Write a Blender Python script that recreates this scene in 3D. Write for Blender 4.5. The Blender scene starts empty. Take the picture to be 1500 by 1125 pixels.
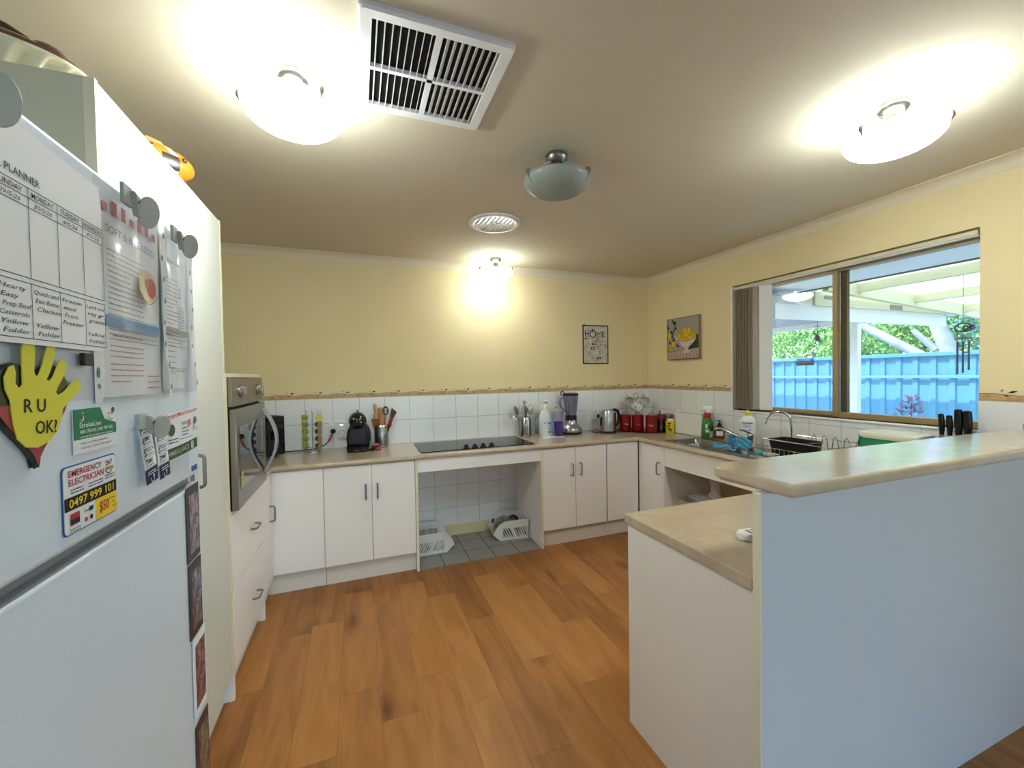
SKY_STRENGTH, SUN_E, BULB_E, EXPOSURE, GLOW = .13, .76, 2.4, 2.97, 6.2
LAMPS_ON = [(-3.07, -2.06), (-.99, -2.63), (-1.78, -.27)]
import bpy, bmesh, math, random
from mathutils import Matrix, Vector, Euler, noise
random.seed(7)
S = bpy.context.scene
COL = S.collection
PI = math.pi
SC2 = bpy.data.scenes.new('lettering_scratch')

# ------------------------------------------------------------------ materials
def lin(h):
    if isinstance(h, str):
        c = [int(h[i:i+2], 16)/255 for i in (0, 2, 4)]
    else:
        c = [v/255 for v in h]
    return tuple((v/12.92 if v <= .04045 else ((v+.055)/1.055)**2.4) for v in c)
MATS = {}
def mat(name, col, rough=.5, metal=0., spec=.5, trans=0., alpha=1., emit=None, es=0., var=0., vscale=20., ior=1.45, coat=0., bump=0., bscale=200., sub=0.):
    if name in MATS: return MATS[name]
    m = bpy.data.materials.new(name); m.use_nodes = True
    nt = m.node_tree; b = nt.nodes['Principled BSDF']
    c = lin(col)
    b.inputs['Base Color'].default_value = (*c, 1)
    b.inputs['Roughness'].default_value = rough
    b.inputs['Metallic'].default_value = metal
    b.inputs['Specular IOR Level'].default_value = spec
    b.inputs['Transmission Weight'].default_value = trans
    b.inputs['Alpha'].default_value = alpha
    b.inputs['IOR'].default_value = ior
    b.inputs['Coat Weight'].default_value = coat
    if emit:
        b.inputs['Emission Color'].default_value = (*lin(emit), 1)
        b.inputs['Emission Strength'].default_value = es
    if var or bump:
        tc = nt.nodes.new('ShaderNodeTexCoord')
    if var:
        n = nt.nodes.new('ShaderNodeTexNoise'); n.inputs['Scale'].default_value = vscale; n.inputs['Detail'].default_value = 5
        nt.links.new(tc.outputs['Object'], n.inputs['Vector'])
        r = nt.nodes.new('ShaderNodeValToRGB')
        r.color_ramp.elements[0].position = .3; r.color_ramp.elements[1].position = .7
        r.color_ramp.elements[0].color = (*[max(0, v*(1-var)) for v in c], 1)
        r.color_ramp.elements[1].color = (*[min(1, v*(1+var)) for v in c], 1)
        nt.links.new(n.outputs['Fac'], r.inputs['Fac']); nt.links.new(r.outputs['Color'], b.inputs['Base Color'])
    if bump:
        n2 = nt.nodes.new('ShaderNodeTexNoise'); n2.inputs['Scale'].default_value = bscale
        nt.links.new(tc.outputs['Object'], n2.inputs['Vector'])
        bp = nt.nodes.new('ShaderNodeBump'); bp.inputs['Strength'].default_value = bump; bp.inputs['Distance'].default_value = .002
        nt.links.new(n2.outputs['Fac'], bp.inputs['Height']); nt.links.new(bp.outputs['Normal'], b.inputs['Normal'])
    MATS[name] = m
    return m
def thin_glass(name, tint='FFFFFF', gloss=.08, rough=.02):
    if name in MATS: return MATS[name]
    m = bpy.data.materials.new(name); m.use_nodes = True
    nt = m.node_tree; nt.nodes.remove(nt.nodes['Principled BSDF'])
    o = nt.nodes['Material Output']
    t = nt.nodes.new('ShaderNodeBsdfTransparent'); t.inputs['Color'].default_value = (*lin(tint), 1)
    g = nt.nodes.new('ShaderNodeBsdfGlossy'); g.inputs['Roughness'].default_value = rough
    mx = nt.nodes.new('ShaderNodeMixShader'); mx.inputs['Fac'].default_value = gloss
    nt.links.new(t.outputs[0], mx.inputs[1]); nt.links.new(g.outputs[0], mx.inputs[2]); nt.links.new(mx.outputs[0], o.inputs['Surface'])
    MATS[name] = m
    return m
class NT:
    """small node helper"""
    def __init__(s, name):
        s.m = bpy.data.materials.new(name); s.m.use_nodes = True; s.nt = s.m.node_tree
        s.b = s.nt.nodes['Principled BSDF']; MATS[name] = s.m
    def n(s, t, **kw):
        x = s.nt.nodes.new(t)
        for k, v in kw.items():
            setattr(x, k, v)
        return x
    def l(s, a, b): s.nt.links.new(a, b)
    def math(s, op, a, b=None, c=None):
        x = s.n('ShaderNodeMath', operation=op)
        for i, v in enumerate((a, b, c)):
            if v is None: continue
            if isinstance(v, (int, float)): x.inputs[i].default_value = v
            else: s.l(v, x.inputs[i])
        return x.outputs[0]
    def ramp(s, fac, stops):
        r = s.n('ShaderNodeValToRGB'); e = r.color_ramp.elements
        while len(e) < len(stops): e.new(.5)
        for k, (p, c) in enumerate(stops):
            e[k].position = p; e[k].color = (*lin(c), 1)
        s.l(fac, r.inputs['Fac']); return r.outputs['Color']

# ------------------------------------------------------------------ mesh builder
class B:
    def __init__(s): s.bm = bmesh.new(); s.mi = 0; s.M = Matrix.Identity(4)
    def m(s, i): s.mi = i; return s
    def at(s, M=None): s.M = M if M is not None else Matrix.Identity(4); return s
    def add(s, vs, fs):
        v = [s.bm.verts.new(s.M @ Vector(p)) for p in vs]
        for f in fs:
            try:
                q = s.bm.faces.new([v[i] for i in f]); q.material_index = s.mi; q.smooth = True
            except ValueError: pass
        return s
    def merge(s, t, nflat=0):
        t.faces.ensure_lookup_table()
        big = set(f.index for f in sorted(t.faces, key=lambda f: -f.calc_area())[:nflat]); t.faces.index_update()
        big = set(f.index for f in sorted(t.faces, key=lambda f: -f.calc_area())[:nflat])
        n0 = len(s.bm.faces); s._merge(t); s.bm.faces.ensure_lookup_table()
        if len(s.bm.faces)-n0:
            for i in big: s.bm.faces[n0+i].smooth = False
        return s
    def _merge(s, t):
        t.verts.ensure_lookup_table()
        vs = [v.co.copy() for v in t.verts]
        for i, v in enumerate(t.verts): v.index = i
        fs = [[v.index for v in f.verts] for f in t.faces]
        t.free(); return s.add(vs, fs)
    def box(s, x0, y0, z0, x1, y1, z1, bev=0., seg=2):
        if bev:
            t = bmesh.new(); bmesh.ops.create_cube(t, size=1)
            for v in t.verts:
                v.co = Vector(((x0+x1)/2+v.co.x*(x1-x0), (y0+y1)/2+v.co.y*(y1-y0), (z0+z1)/2+v.co.z*(z1-z0)))
            bmesh.ops.bevel(t, geom=list(t.edges), offset=bev, segments=seg, profile=.5, affect='EDGES')
            return s.merge(t, 6)
        vs = [(x, y, z) for z in (z0, z1) for y in (y0, y1) for x in (x0, x1)]
        return s.add(vs, [(0, 2, 3, 1), (4, 5, 7, 6), (0, 1, 5, 4), (2, 6, 7, 3), (0, 4, 6, 2), (1, 3, 7, 5)])
    def prism(s, poly, z0, z1, bev=0., seg=2):
        """polygon in local XY extruded along Z"""
        a = sum(poly[i][0]*poly[(i+1) % len(poly)][1]-poly[(i+1) % len(poly)][0]*poly[i][1] for i in range(len(poly)))
        if a < 0: poly = poly[::-1]
        n = len(poly)
        vs = [(x, y, z0) for x, y in poly]+[(x, y, z1) for x, y in poly]
        fs = [tuple(range(n-1, -1, -1)), tuple(range(n, 2*n))]+[(i, (i+1) % n, n+(i+1) % n, n+i) for i in range(n)]
        if bev:
            t = bmesh.new(); v = [t.verts.new(p) for p in vs]
            for f in fs: t.faces.new([v[i] for i in f])
            ed = [e for e in t.edges if abs(e.verts[0].co.z-e.verts[1].co.z) < 1e-6]
            bmesh.ops.bevel(t, geom=ed, offset=bev, segments=seg, profile=.5, affect='EDGES')
            return s.merge(t, 2)
        return s.add(vs, fs)
    def lathe(s, prof, n=24, sx=1., sy=1., cx=0., cy=0., flute=None, cap=True):
        """prof: (r, z) from bottom to top"""
        vs, fs, k = [], [], len(prof)
        for j in range(n):
            a = 2*PI*j/n
            for r, z in prof:
                q = r*(1+(flute(a, z) if flute else 0))
                vs.append((cx+q*math.cos(a)*sx, cy+q*math.sin(a)*sy, z))
        for j in range(n):
            for i in range(k-1):
                a, b = j*k+i, ((j+1) % n)*k+i
                fs.append((a, b, b+1, a+1))
        s.add(vs, fs)
        for i in (0, k-1):
            if cap and prof[i][0] > 1e-5:
                ring = [vs[j*k+i] for j in range(n)]
                s.add(ring, [tuple(range(n-1, -1, -1)) if i == 0 else tuple(range(n))])
        bmesh.ops.remove_doubles(s.bm, verts=s.bm.verts, dist=1e-6)
        return s
    def tube(s, pts, r, n=8, closed=False, cap=True):
        pts = [Vector(p) for p in pts]; k = len(pts)
        rs = r if isinstance(r, (list, tuple)) else [r]*k
        T = []
        for i in range(k):
            a = pts[(i-1) % k] if (closed or i > 0) else pts[i]
            b = pts[(i+1) % k] if (closed or i < k-1) else pts[i]
            T.append((b-a).normalized())
        up = Vector((0, 0, 1)) if abs(T[0].z) < .9 else Vector((1, 0, 0))
        u = T[0].cross(up).normalized(); vs, fs = [], []
        for i in range(k):
            if i: u = (u-T[i]*u.dot(T[i])); u = u.normalized() if u.length > 1e-6 else T[i].orthogonal().normalized()
            w = T[i].cross(u)
            for j in range(n):
                a = 2*PI*j/n
                vs.append(pts[i]+(u*math.cos(a)+w*math.sin(a))*rs[i])
        for i in range(k if closed else k-1):
            for j in range(n):
                a, b = i*n+j, i*n+(j+1) % n
                c, d = ((i+1) % k)*n+(j+1) % n, ((i+1) % k)*n+j
                fs.append((a, d, c, b))
        if cap and not closed:
            fs += [tuple(range(n)), tuple(range(k*n-1, (k-1)*n-1, -1))]
        return s.add(vs, fs)
    def cyl(s, p0, p1, r0, r1=None, n=16):
        return s.tube([p0, p1], [r0, r0 if r1 is None else r1], n)
    def ell(s, c, r, nu=16, nv=10, R=None):
        R = R or Matrix.Identity(3); vs, fs = [], []
        c = Vector(c)
        for j in range(nv+1):
            t = PI*j/nv
            for i in range(nu):
                a = 2*PI*i/nu
                vs.append(c+R @ Vector((r[0]*math.sin(t)*math.cos(a), r[1]*math.sin(t)*math.sin(a), -r[2]*math.cos(t))))
        for j in range(nv):
            for i in range(nu):
                a, b = j*nu+i, j*nu+(i+1) % nu
                fs.append((a, b, b+nu, a+nu))
        s.add(vs, fs); bmesh.ops.remove_doubles(s.bm, verts=s.bm.verts, dist=1e-6); return s
    def surf(s, fn, nu, nv):
        vs = [fn(i/nu, j/nv) for j in range(nv+1) for i in range(nu+1)]
        return s.add(vs, [(j*(nu+1)+i, j*(nu+1)+i+1, (j+1)*(nu+1)+i+1, (j+1)*(nu+1)+i) for j in range(nv) for i in range(nu)])
    def quad(s, a, b, c, d): return s.add([a, b, c, d], [(0, 1, 2, 3)])
    def flat(s, poly, z=0.): return s.add([(x, y, z) for x, y in poly], [tuple(range(len(poly)))])
    def rect(s, x0, y0, x1, y1, z=0.): return s.flat([(x0, y0), (x1, y0), (x1, y1), (x0, y1)], z)
    def disc(s, x, y, r, z=0., n=16, ry=None):
        return s.flat([(x+r*math.cos(2*PI*i/n), y+(ry or r)*math.sin(2*PI*i/n)) for i in range(n)], z)
    def stroke(s, pts, w, z=0.):
        for (x0, y0), (x1, y1) in zip(pts, pts[1:]):
            d = Vector((x1-x0, y1-y0)); L = d.length
            if L < 1e-7: continue
            d /= L; q = Vector((-d.y, d.x))*w/2; e = d*w*.3
            s.flat([(x0-e.x+q.x, y0-e.y+q.y), (x0-e.x-q.x, y0-e.y-q.y), (x1+e.x-q.x, y1+e.y-q.y), (x1+e.x+q.x, y1+e.y+q.y)], z)
        return s
    def text(s, st, x, y, h, w=None, z=0., al='L', sh=0., rot=0., bold=0., res=2):
        """lettering lying in local XY: h = height of a capital"""
        cu = bpy.data.curves.new('scratch', 'FONT'); cu.body = st; cu.size = 1; cu.resolution_u = res; cu.shear = sh; cu.offset = bold
        o = bpy.data.objects.new('scratch', cu); SC2.collection.objects.link(o)
        vl = SC2.view_layers[0]; vl.update(); ev = o.evaluated_get(vl.depsgraph); me = ev.to_mesh()
        vs = [v.co.copy() for v in me.vertices]; fs = [list(p.vertices) for p in me.polygons]
        ev.to_mesh_clear(); bpy.data.objects.remove(o); bpy.data.curves.remove(cu)
        if not vs: return s
        k = h/.7; x0 = min(v.x for v in vs); x1 = max(v.x for v in vs)
        kx = k if not w else w/(x1-x0)
        off = {'L': 0, 'C': -(x1-x0)*kx/2, 'R': -(x1-x0)*kx}[al]
        R = Matrix.Rotation(rot, 2)
        out = []
        for v in vs:
            p = R @ Vector(((v.x-x0)*kx+off, v.y*k)); out.append((x+p.x, y+p.y, z))
        return s.add(out, fs)
    def greek(s, x0, x1, y, dy, n, h, z=0., seed=1, full=.8):
        """rows of small unreadable print"""
        r = random.Random(seed)
        for i in range(n):
            x = x0; end = x0+(x1-x0)*(1 if r.random() < full else r.uniform(.4, .9))
            while x < end-h:
                w = min(r.uniform(1.5, 6)*h, end-x)
                s.rect(x, y-i*dy, x+w, y-i*dy+h*.6, z); x += w+h*.6
        return s

def build(name, mb, mats, parent=None, flat=False, ang=40):
    me = bpy.data.meshes.new(name); bmesh.ops.recalc_face_normals(mb.bm, faces=mb.bm.faces) if not flat else None
    fl_ = [f.smooth for f in mb.bm.faces]; mb.bm.to_mesh(me); mb.bm.free()
    for m in (mats if isinstance(mats, (list, tuple)) else [mats]): me.materials.append(m)
    if not flat:
        me.set_sharp_from_angle(angle=math.radians(ang)); me.polygons.foreach_set('use_smooth', fl_)
    o = bpy.data.objects.new(name, me); COL.objects.link(o)
    if parent: o.parent = parent
    return o
def tag(o, label, cat, group=None, kind=None):
    o['label'] = label; o['category'] = cat
    if group: o['group'] = group
    if kind: o['kind'] = kind
    return o
def thing(name, label, cat, loc=(0, 0, 0), rz=0., group=None, M=None):
    o = bpy.data.objects.new(name, None); COL.objects.link(o); o.empty_display_size = .05
    if M is not None: o.matrix_world = M
    else: o.location = loc; o.rotation_euler = (0, 0, rz)
    return tag(o, label, cat, group)
def single(name, mb, mats, label, cat, loc=(0, 0, 0), rz=0., group=None, M=None, flat=False, ang=40):
    o = build(name, mb, mats, None, flat, ang)
    if M is not None: o.matrix_world = M
    else: o.location = loc; o.rotation_euler = (0, 0, rz)
    return tag(o, label, cat, group)
def struct(name, mb, mats, parent=None, flat=False):
    o = build(name, mb, mats, parent, flat); o['kind'] = 'structure'; return o
def dup(root, loc=None, rz=None, label=None, M=None):
    r = root.copy(); COL.objects.link(r)
    if M is not None: r.matrix_world = M
    if loc is not None: r.location = loc
    if rz is not None: r.rotation_euler = (0, 0, rz)
    if label: r['label'] = label
    for ch in list(root.children):
        c = ch.copy(); COL.objects.link(c); c.parent = r
        for g in list(ch.children):
            d = g.copy(); COL.objects.link(d); d.parent = c
    return r
def FR(origin, right, up):
    r = Vector(right).normalized(); u = Vector(up); u = (u-r*u.dot(r)).normalized(); n = r.cross(u)
    return Matrix(((r.x, u.x, n.x, origin[0]), (r.y, u.y, n.y, origin[1]), (r.z, u.z, n.z, origin[2]), (0, 0, 0, 1)))
def onleft(y, z, x=-3.25): return FR((x, y, z), (0, 1, 0), (0, 0, 1))      # facing +X
def onback(x, z, y=0.): return FR((x, y, z), (1, 0, 0), (0, 0, 1))         # facing -Y
def onright(y, z, x=0.): return FR((x, y, z), (0, -1, 0), (0, 0, 1))       # facing -X
def arc(cx, cz, r, a0, a1, n=8): return [(cx+r*math.cos(a0+(a1-a0)*i/n), cz+r*math.sin(a0+(a1-a0)*i/n)) for i in range(n+1)]
def rrect(x0, y0, x1, y1, r, n=4):
    p = []
    for cx, cy, a in ((x1-r, y1-r, 0), (x0+r, y1-r, PI/2), (x0+r, y0+r, PI), (x1-r, y0+r, 1.5*PI)):
        p += arc(cx, cy, r, a, a+PI/2, n)
    return p

# ------------------------------------------------------------------ shared materials
WALLP = mat('wall_paint', 'EEDBA8', .75, var=.02, vscale=3, bump=.05, bscale=300)
CEILP = mat('ceiling_paint', 'D9CCB4', .85)
CORN = mat('cornice_paint', 'E8DCBE', .7)
CAB = mat('cabinet_white', 'FAF6F1', .38)
EDGE = mat('cabinet_edge', 'EFE6C8', .45)
KICK = mat('kick_white', 'E9E2D6', .5)
STEEL = mat('brushed_steel', 'B9B6B0', .28, 1.)
CHROME = mat('chrome', 'D6D6D6', .08, 1.)
NICKEL = mat('satin_nickel', '9C978F', .3, 1.)
HANDM = mat('handle_nickel', '8C8D92', .3, .9)
BLACK = mat('black_plastic', '0C0C0D', .3)
BLACKM = mat('black_matte', '101010', .6)
WHITEP = mat('white_plastic', 'F1EFEA', .35)
PAPER = mat('paper_white', 'EDEDF0', .6)
INK = mat('black_ink', '1B1B22', .6)
RUBBER = mat('rubber', '151515', .8)
DARKHOLE = mat('dark_void', '050505', .9)
# ------------------------------------------------------------------ camera
cam = bpy.data.cameras.new('camera'); co = bpy.data.objects.new('camera', cam); COL.objects.link(co)
cam.sensor_width = 36; cam.lens = 602.04/1500*36; cam.clip_start = .02
yaw, pit, rol = math.radians(-20.6298), math.radians(-1.2113), math.radians(-.9061)
fw = Vector((-math.sin(yaw)*math.cos(pit), math.cos(yaw)*math.cos(pit), math.sin(pit)))
rt = Vector((math.cos(yaw), math.sin(yaw), 0)); uu = rt.cross(fw)
r2 = rt*math.cos(rol)+uu*math.sin(rol); u2 = -rt*math.sin(rol)+uu*math.cos(rol)
co.matrix_world = Matrix(((r2.x, u2.x, -fw.x, -2.8959), (r2.y, u2.y, -fw.y, -3.5834), (r2.z, u2.z, -fw.z, 1.4086), (0, 0, 0, 1)))
S.camera = co

# ------------------------------------------------------------------ floor (oak vinyl planks along Y)
def plank_material():
    t = NT('oak_planks'); W, L = .166, .92
    tc = t.n('ShaderNodeTexCoord'); sp = t.n('ShaderNodeSeparateXYZ'); t.l(tc.outputs['Object'], sp.inputs[0])
    u = t.math('DIVIDE', t.math('ADD', sp.outputs['X'], .01), W); iu = t.math('FLOOR', u); fu = t.math('FRACT', u)
    wn = t.n('ShaderNodeTexWhiteNoise', noise_dimensions='1D'); t.l(iu, wn.inputs['W'])
    v = t.math('ADD', t.math('DIVIDE', sp.outputs['Y'], L), wn.outputs['Value']); iv = t.math('FLOOR', v); fv = t.math('FRACT', v)
    cb = t.n('ShaderNodeCombineXYZ'); t.l(iu, cb.inputs[0]); t.l(iv, cb.inputs[1])
    w2 = t.n('ShaderNodeTexWhiteNoise', noise_dimensions='2D'); t.l(cb.outputs[0], w2.inputs['Vector'])
    # grain, shifted per plank
    gx = t.math('ADD', t.math('MULTIPLY', sp.outputs['X'], 9), t.math('MULTIPLY', w2.outputs['Value'], 40))
    gy = t.math('ADD', t.math('MULTIPLY', sp.outputs['Y'], 1.3), t.math('MULTIPLY', w2.outputs['Value'], 17))
    gc = t.n('ShaderNodeCombineXYZ'); t.l(gx, gc.inputs[0]); t.l(gy, gc.inputs[1])
    n1 = t.n('ShaderNodeTexNoise'); n1.inputs['Scale'].default_value = 1.4; n1.inputs['Detail'].default_value = 6; n1.inputs['Distortion'].default_value = 1.2
    t.l(gc.outputs[0], n1.inputs['Vector'])
    fx = t.math('MULTIPLY', gx, 9); fc = t.n('ShaderNodeCombineXYZ'); t.l(fx, fc.inputs[0]); t.l(t.math('MULTIPLY', gy, 3), fc.inputs[1])
    n2 = t.n('ShaderNodeTexNoise'); n2.inputs['Scale'].default_value = 2; n2.inputs['Detail'].default_value = 4; t.l(fc.outputs[0], n2.inputs['Vector'])
    n3 = t.n('ShaderNodeTexVoronoi'); n3.inputs['Scale'].default_value = .42; kc = t.n('ShaderNodeCombineXYZ')
    t.l(gx, kc.inputs[0]); t.l(t.math('MULTIPLY', gy, 3.2), kc.inputs[1]); t.l(kc.outputs[0], n3.inputs['Vector'])
    knot = t.math('MULTIPLY', t.math('LESS_THAN', n3.outputs['Distance'], .16), .22)
    fac = t.math('ADD', t.math('MULTIPLY', n1.outputs['Fac'], .62), t.math('MULTIPLY', n2.outputs['Fac'], .22))
    fac = t.math('ADD', fac, t.math('MULTIPLY', t.math('SUBTRACT', w2.outputs['Value'], .5), .26))
    soft = t.math('MULTIPLY', t.math('SUBTRACT', 1, t.math('SMOOTH_MIN', t.math('MULTIPLY', n3.outputs['Distance'], 4), 1, .3)), .3)
    fac = t.math('SUBTRACT', fac, soft)
    col = t.ramp(fac, [(0, '55321A'), (.22, '8C5A2D'), (.42, 'AC7138'), (.62, 'BD8143'), (.9, 'D09858')])
    e1 = t.math('LESS_THAN', t.math('MINIMUM', fu, t.math('SUBTRACT', 1, fu)), .008)
    e2 = t.math('LESS_THAN', t.math('MINIMUM', fv, t.math('SUBTRACT', 1, fv)), .0014)
    ed = t.math('MULTIPLY', t.math('MAXIMUM', e1, e2), .38)
    mx = t.n('ShaderNodeMix', data_type='RGBA'); t.l(ed, mx.inputs['Factor']); t.l(col, mx.inputs['A']); mx.inputs['B'].default_value = (*lin('5A3516'), 1)
    t.l(mx.outputs['Result'], t.b.inputs['Base Color'])
    t.b.inputs['Roughness'].default_value = .42; t.b.inputs['Specular IOR Level'].default_value = .4
    return t.m
def tile_material(name, size, off, base, grout, gw=.006, plane='XZ', rough=.2, bump=0):
    t = NT(name); tc = t.n('ShaderNodeTexCoord'); sp = t.n('ShaderNodeSeparateXYZ'); t.l(tc.outputs['Object'], sp.inputs[0])
    fs = []
    for ax, o in zip(plane, off):
        u = t.math('FRACT', t.math('DIVIDE', t.math('ADD', sp.outputs[ax], o+20*size), size))
        fs.append(t.math('MINIMUM', u, t.math('SUBTRACT', 1, u)))
    g = t.math('LESS_THAN', t.math('MINIMUM', *fs), gw)
    mx = t.n('ShaderNodeMix', data_type='RGBA'); t.l(g, mx.inputs['Factor']); mx.inputs['A'].default_value = (*lin(base), 1); mx.inputs['B'].default_value = (*lin(grout), 1)
    t.l(mx.outputs['Result'], t.b.inputs['Base Color'])
    rr = t.math('ADD', t.math('MULTIPLY', g, .5), rough); t.l(rr, t.b.inputs['Roughness'])
    nz = t.n('ShaderNodeTexNoise'); nz.inputs['Scale'].default_value = 6; t.l(tc.outputs['Object'], nz.inputs['Vector'])
    h = t.math('SUBTRACT', t.math('MULTIPLY', nz.outputs['Fac'], .35), g)
    bp = t.n('ShaderNodeBump'); bp.inputs['Strength'].default_value = .25; bp.inputs['Distance'].default_value = .002; t.l(h, bp.inputs['Height']); t.l(bp.outputs[0], t.b.inputs['Normal'])
    return t.m
PLANK = plank_material()
TILEB = tile_material('white_tiles', .2, (.0837, -.047), 'F4F4F2', 'B9B5AC', .009, 'XZ')
TILER = tile_material('white_tiles_window_wall', .2, (.07, -.047), 'EFEEEA', 'B9B5AC', .009, 'YZ')
FTILE = tile_material('grey_floor_tiles', .2, (.316, -.022), '9A978F', '4A4640', .014, 'XY', .45)
X0, Y1, H = -4.03, -7.5, 2.4
struct('floor', B().box(X0-.1, Y1-.1, -.1, .12, .1, 0), PLANK)
struct('floor.001', B().box(-2.5, -.57, 0, -1.525, 0, .003), FTILE)     # tiled patch under the cooktop
struct('ceiling', B().box(X0-.1, Y1-.1, H, .12, .1, H+.12), CEILP)
wb = struct('wall_back', B().box(X0-.1, 0, 0, .12, .1, H), WALLP)
DINE = mat('dining_paint', 'E9EEF2', .7)
struct('wall_left', B().box(X0-.1, Y1, 0, X0, 0, H), DINE)
WY0, WY1, WZ0, WZ1 = -2.489, -1.040, 1.098, 2.107                        # kitchen window opening
b = B(); t = .12
DY0, DY1 = -7.2, -4.5
b.box(0, DY1, 0, t, WY0, H).box(0, Y1, 0, t, DY0, H).box(0, DY0, 2.12, t, DY1, H).box(0, WY1, 0, t, 0, H).box(0, WY0, 0, t, WY1, WZ0).box(0, WY0, WZ1, t, WY1, H)
wr = struct('wall_right', b, WALLP)
# rear wall of the dining end, behind the camera, with a wide glazed door
b = B(); RX0, RX1 = -3.1, -1.0
b.box(X0-.1, Y1-.1, 0, RX0, Y1, H).box(RX1, Y1-.1, 0, .12, Y1, H).box(RX0, Y1-.1, 2.12, RX1, Y1, H)
struct('wall_rear', b, DINE)
ALU = mat('bronze_aluminium', 'B0966A', .4, .3)
b = B()
for x in (RX0, (RX0+RX1)/2-.025, RX1-.05): b.box(x, Y1-.09, 0, x+.05, Y1-.04, 2.12)
b.box(RX0, Y1-.09, 0, RX1, Y1-.04, .06).box(RX0, Y1-.09, 2.06, RX1, Y1-.04, 2.12)
d1 = struct('door_1', b, ALU)
struct('door_pane', B().box(RX0, Y1-.068, .05, RX1, Y1-.062, 2.07), thin_glass('door_glass', 'F4FAFA', .05), d1)
b = B()
for y in (DY0, (DY0+DY1)/2-.025, DY1-.05): b.box(.04, y, 0, .09, y+.05, 2.12)
b.box(.04, DY0, 0, .09, DY1, .06).box(.04, DY0, 2.06, .09, DY1, 2.12)
d2 = struct('door_2', b, ALU)
struct('door_pane', B().box(.062, DY0, .05, .068, DY1, 2.07), thin_glass('door_glass', 'F4FAFA', .05), d2)
# tiles and border as part of the walls
struct('wall_tiles', B().box(X0, -.006, .8, 0, 0, 1.247), TILEB, wb)
struct('bay_tiles', B().box(-2.5, -.006, .09, -1.525, 0, .8), TILEB, wb)
b = B().box(-.006, WY1, .8, 0, 0, 1.247).box(-.006, WY0, .8, 0, WY1, WZ0-.004).box(-.006, -3.3, .8, 0, WY0, 1.247)
struct('wall_tiles', b, TILER, wr)
BC, BT, BL, BG = mat('border_cream', 'E9D9AE', .35), mat('border_tan', 'C9A06A', .35, var=.25, vscale=30), mat('border_leaf', '2A2A1E', .5), mat('border_grout', 'C2BCA8', .6)
def border(L0, L1, off, tr):
    """frieze tiles 200 mm long with a tan wavy base, a vine and dark leaves; local x along, y up"""
    b = B().at(tr); k = math.floor((L0-off)/.2)
    b.m(3).box(L0, 0, 0, L1, .053, .004)
    while off+.2*k < L1:
        a = off+.2*k; s0, s1 = max(a+.002, L0), min(a+.198, L1); k += 1
        if s1-s0 < .01: continue
        b.m(0).box(s0, .001, .004, s1, .053, .0075)
        n = 10; top = [(s0+(s1-s0)*i/n, .029+.0045*math.sin(((s0+(s1-s0)*i/n)-a)*2*PI/.2+.4)) for i in range(n+1)]
        b.m(1).flat([(s0, .002), (s1, .002)]+top[::-1], .0079)
        b.m(2).stroke([(x, y+.003) for x, y in top], .0022, .0082)
        for lx, ly, an, ll in ((.098, .04, .3, .034), (.074, .046, .7, .016), (.086, .03, -.4, .018)):
            if not s0 < a+lx < s1-.02: continue
            c, s_ = math.cos(an), math.sin(an); hw = ll*.17
            P = [(0, 0), (ll*.5, hw), (ll, 0), (ll*.5, -hw)]
            b.flat([(a+lx+x*c-y*s_, ly+x*s_+y*c) for x, y in P], .0084)
    return b
bm_ = [BC, BT, BL, BG]
struct('border_tiles', border(X0, 0, -.0837, onback(0, 1.247)), bm_, wb)
struct('border_tiles', border(0, -WY1, .07, onright(0, 1.247)), bm_, wr)
struct('border_tiles', border(-WY0, 3.3, .07+.02, onright(0, 1.247)), bm_, wr)
# cornices
def cove(p0, p1, inward):
    prof = [(0, 0), (0, -.06)]+[(.055-.05*math.cos(a)+.0, -.055+.05*math.sin(a)) for a in [PI/2*i/6 for i in range(7)]]+[(.058, -.004), (.058, 0)]
    p0, p1, iv = Vector(p0), Vector(p1), Vector(inward); b = B(); n = len(prof)
    vs = [p+iv*q+Vector((0, 0, w)) for p in (p0, p1) for q, w in prof]
    b.add(vs, [(i, (i+1) % n, n+(i+1) % n, n+i) for i in range(n)]+[tuple(range(n)), tuple(range(2*n-1, n-1, -1))]); return b
struct('trim_1', cove((X0, 0, H), (0, 0, H), (0, -1, 0)), CORN)
struct('trim_2', cove((0, 0, H), (0, Y1, H), (-1, 0, 0)), CORN)
struct('trim_3', cove((X0, Y1, H), (X0, 0, H), (1, 0, 0)), CORN)
struct('baseboard_back', B().box(-2.5, -.018, .003, -1.525, -.006, .095), mat('baseboard_cream', 'E2D5A8', .5))
# ------------------------------------------------------------------ kitchen window
REV = mat('reveal_white', 'F4F2EC', .5)
b = B()
b.box(.0, WY1-.012, WZ0, .12, WY1, WZ1).box(.05, WY0, WZ1-.01, .12, WY1, WZ1)
b.box(-.014, WY0, WZ0-.014, .12, WY1+.004, WZ0, .003)
w1 = struct('window_1', b, REV)
b = B(); fx0, fx1 = .06, .112
b.box(fx0, WY0+.01, WZ0, fx1, WY1-.012, WZ0+.035).box(fx0, WY0+.01, WZ1-.055, fx1, WY1-.012, WZ1-.01)
b.box(fx0, WY0+.01, WZ0, fx1, WY0+.02, WZ1-.01).box(fx0, WY1-.045, WZ0, fx1, WY1-.012, WZ1-.01)
b.box(fx0-.012, -1.812, WZ0+.012, fx0+.02, -1.785, WZ1-.03).box(fx0-.012, WY1-.07, WZ0+.012, fx0+.02, WY1-.045, WZ1-.03)
b.box(fx0-.012, -1.79, WZ0+.012, fx0+.02, WY1-.05, WZ0+.034).box(fx0-.012, -1.79, WZ1-.06, fx0+.02, WY1-.05, WZ1-.04)
struct('window_frame', b, ALU, w1)
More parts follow.
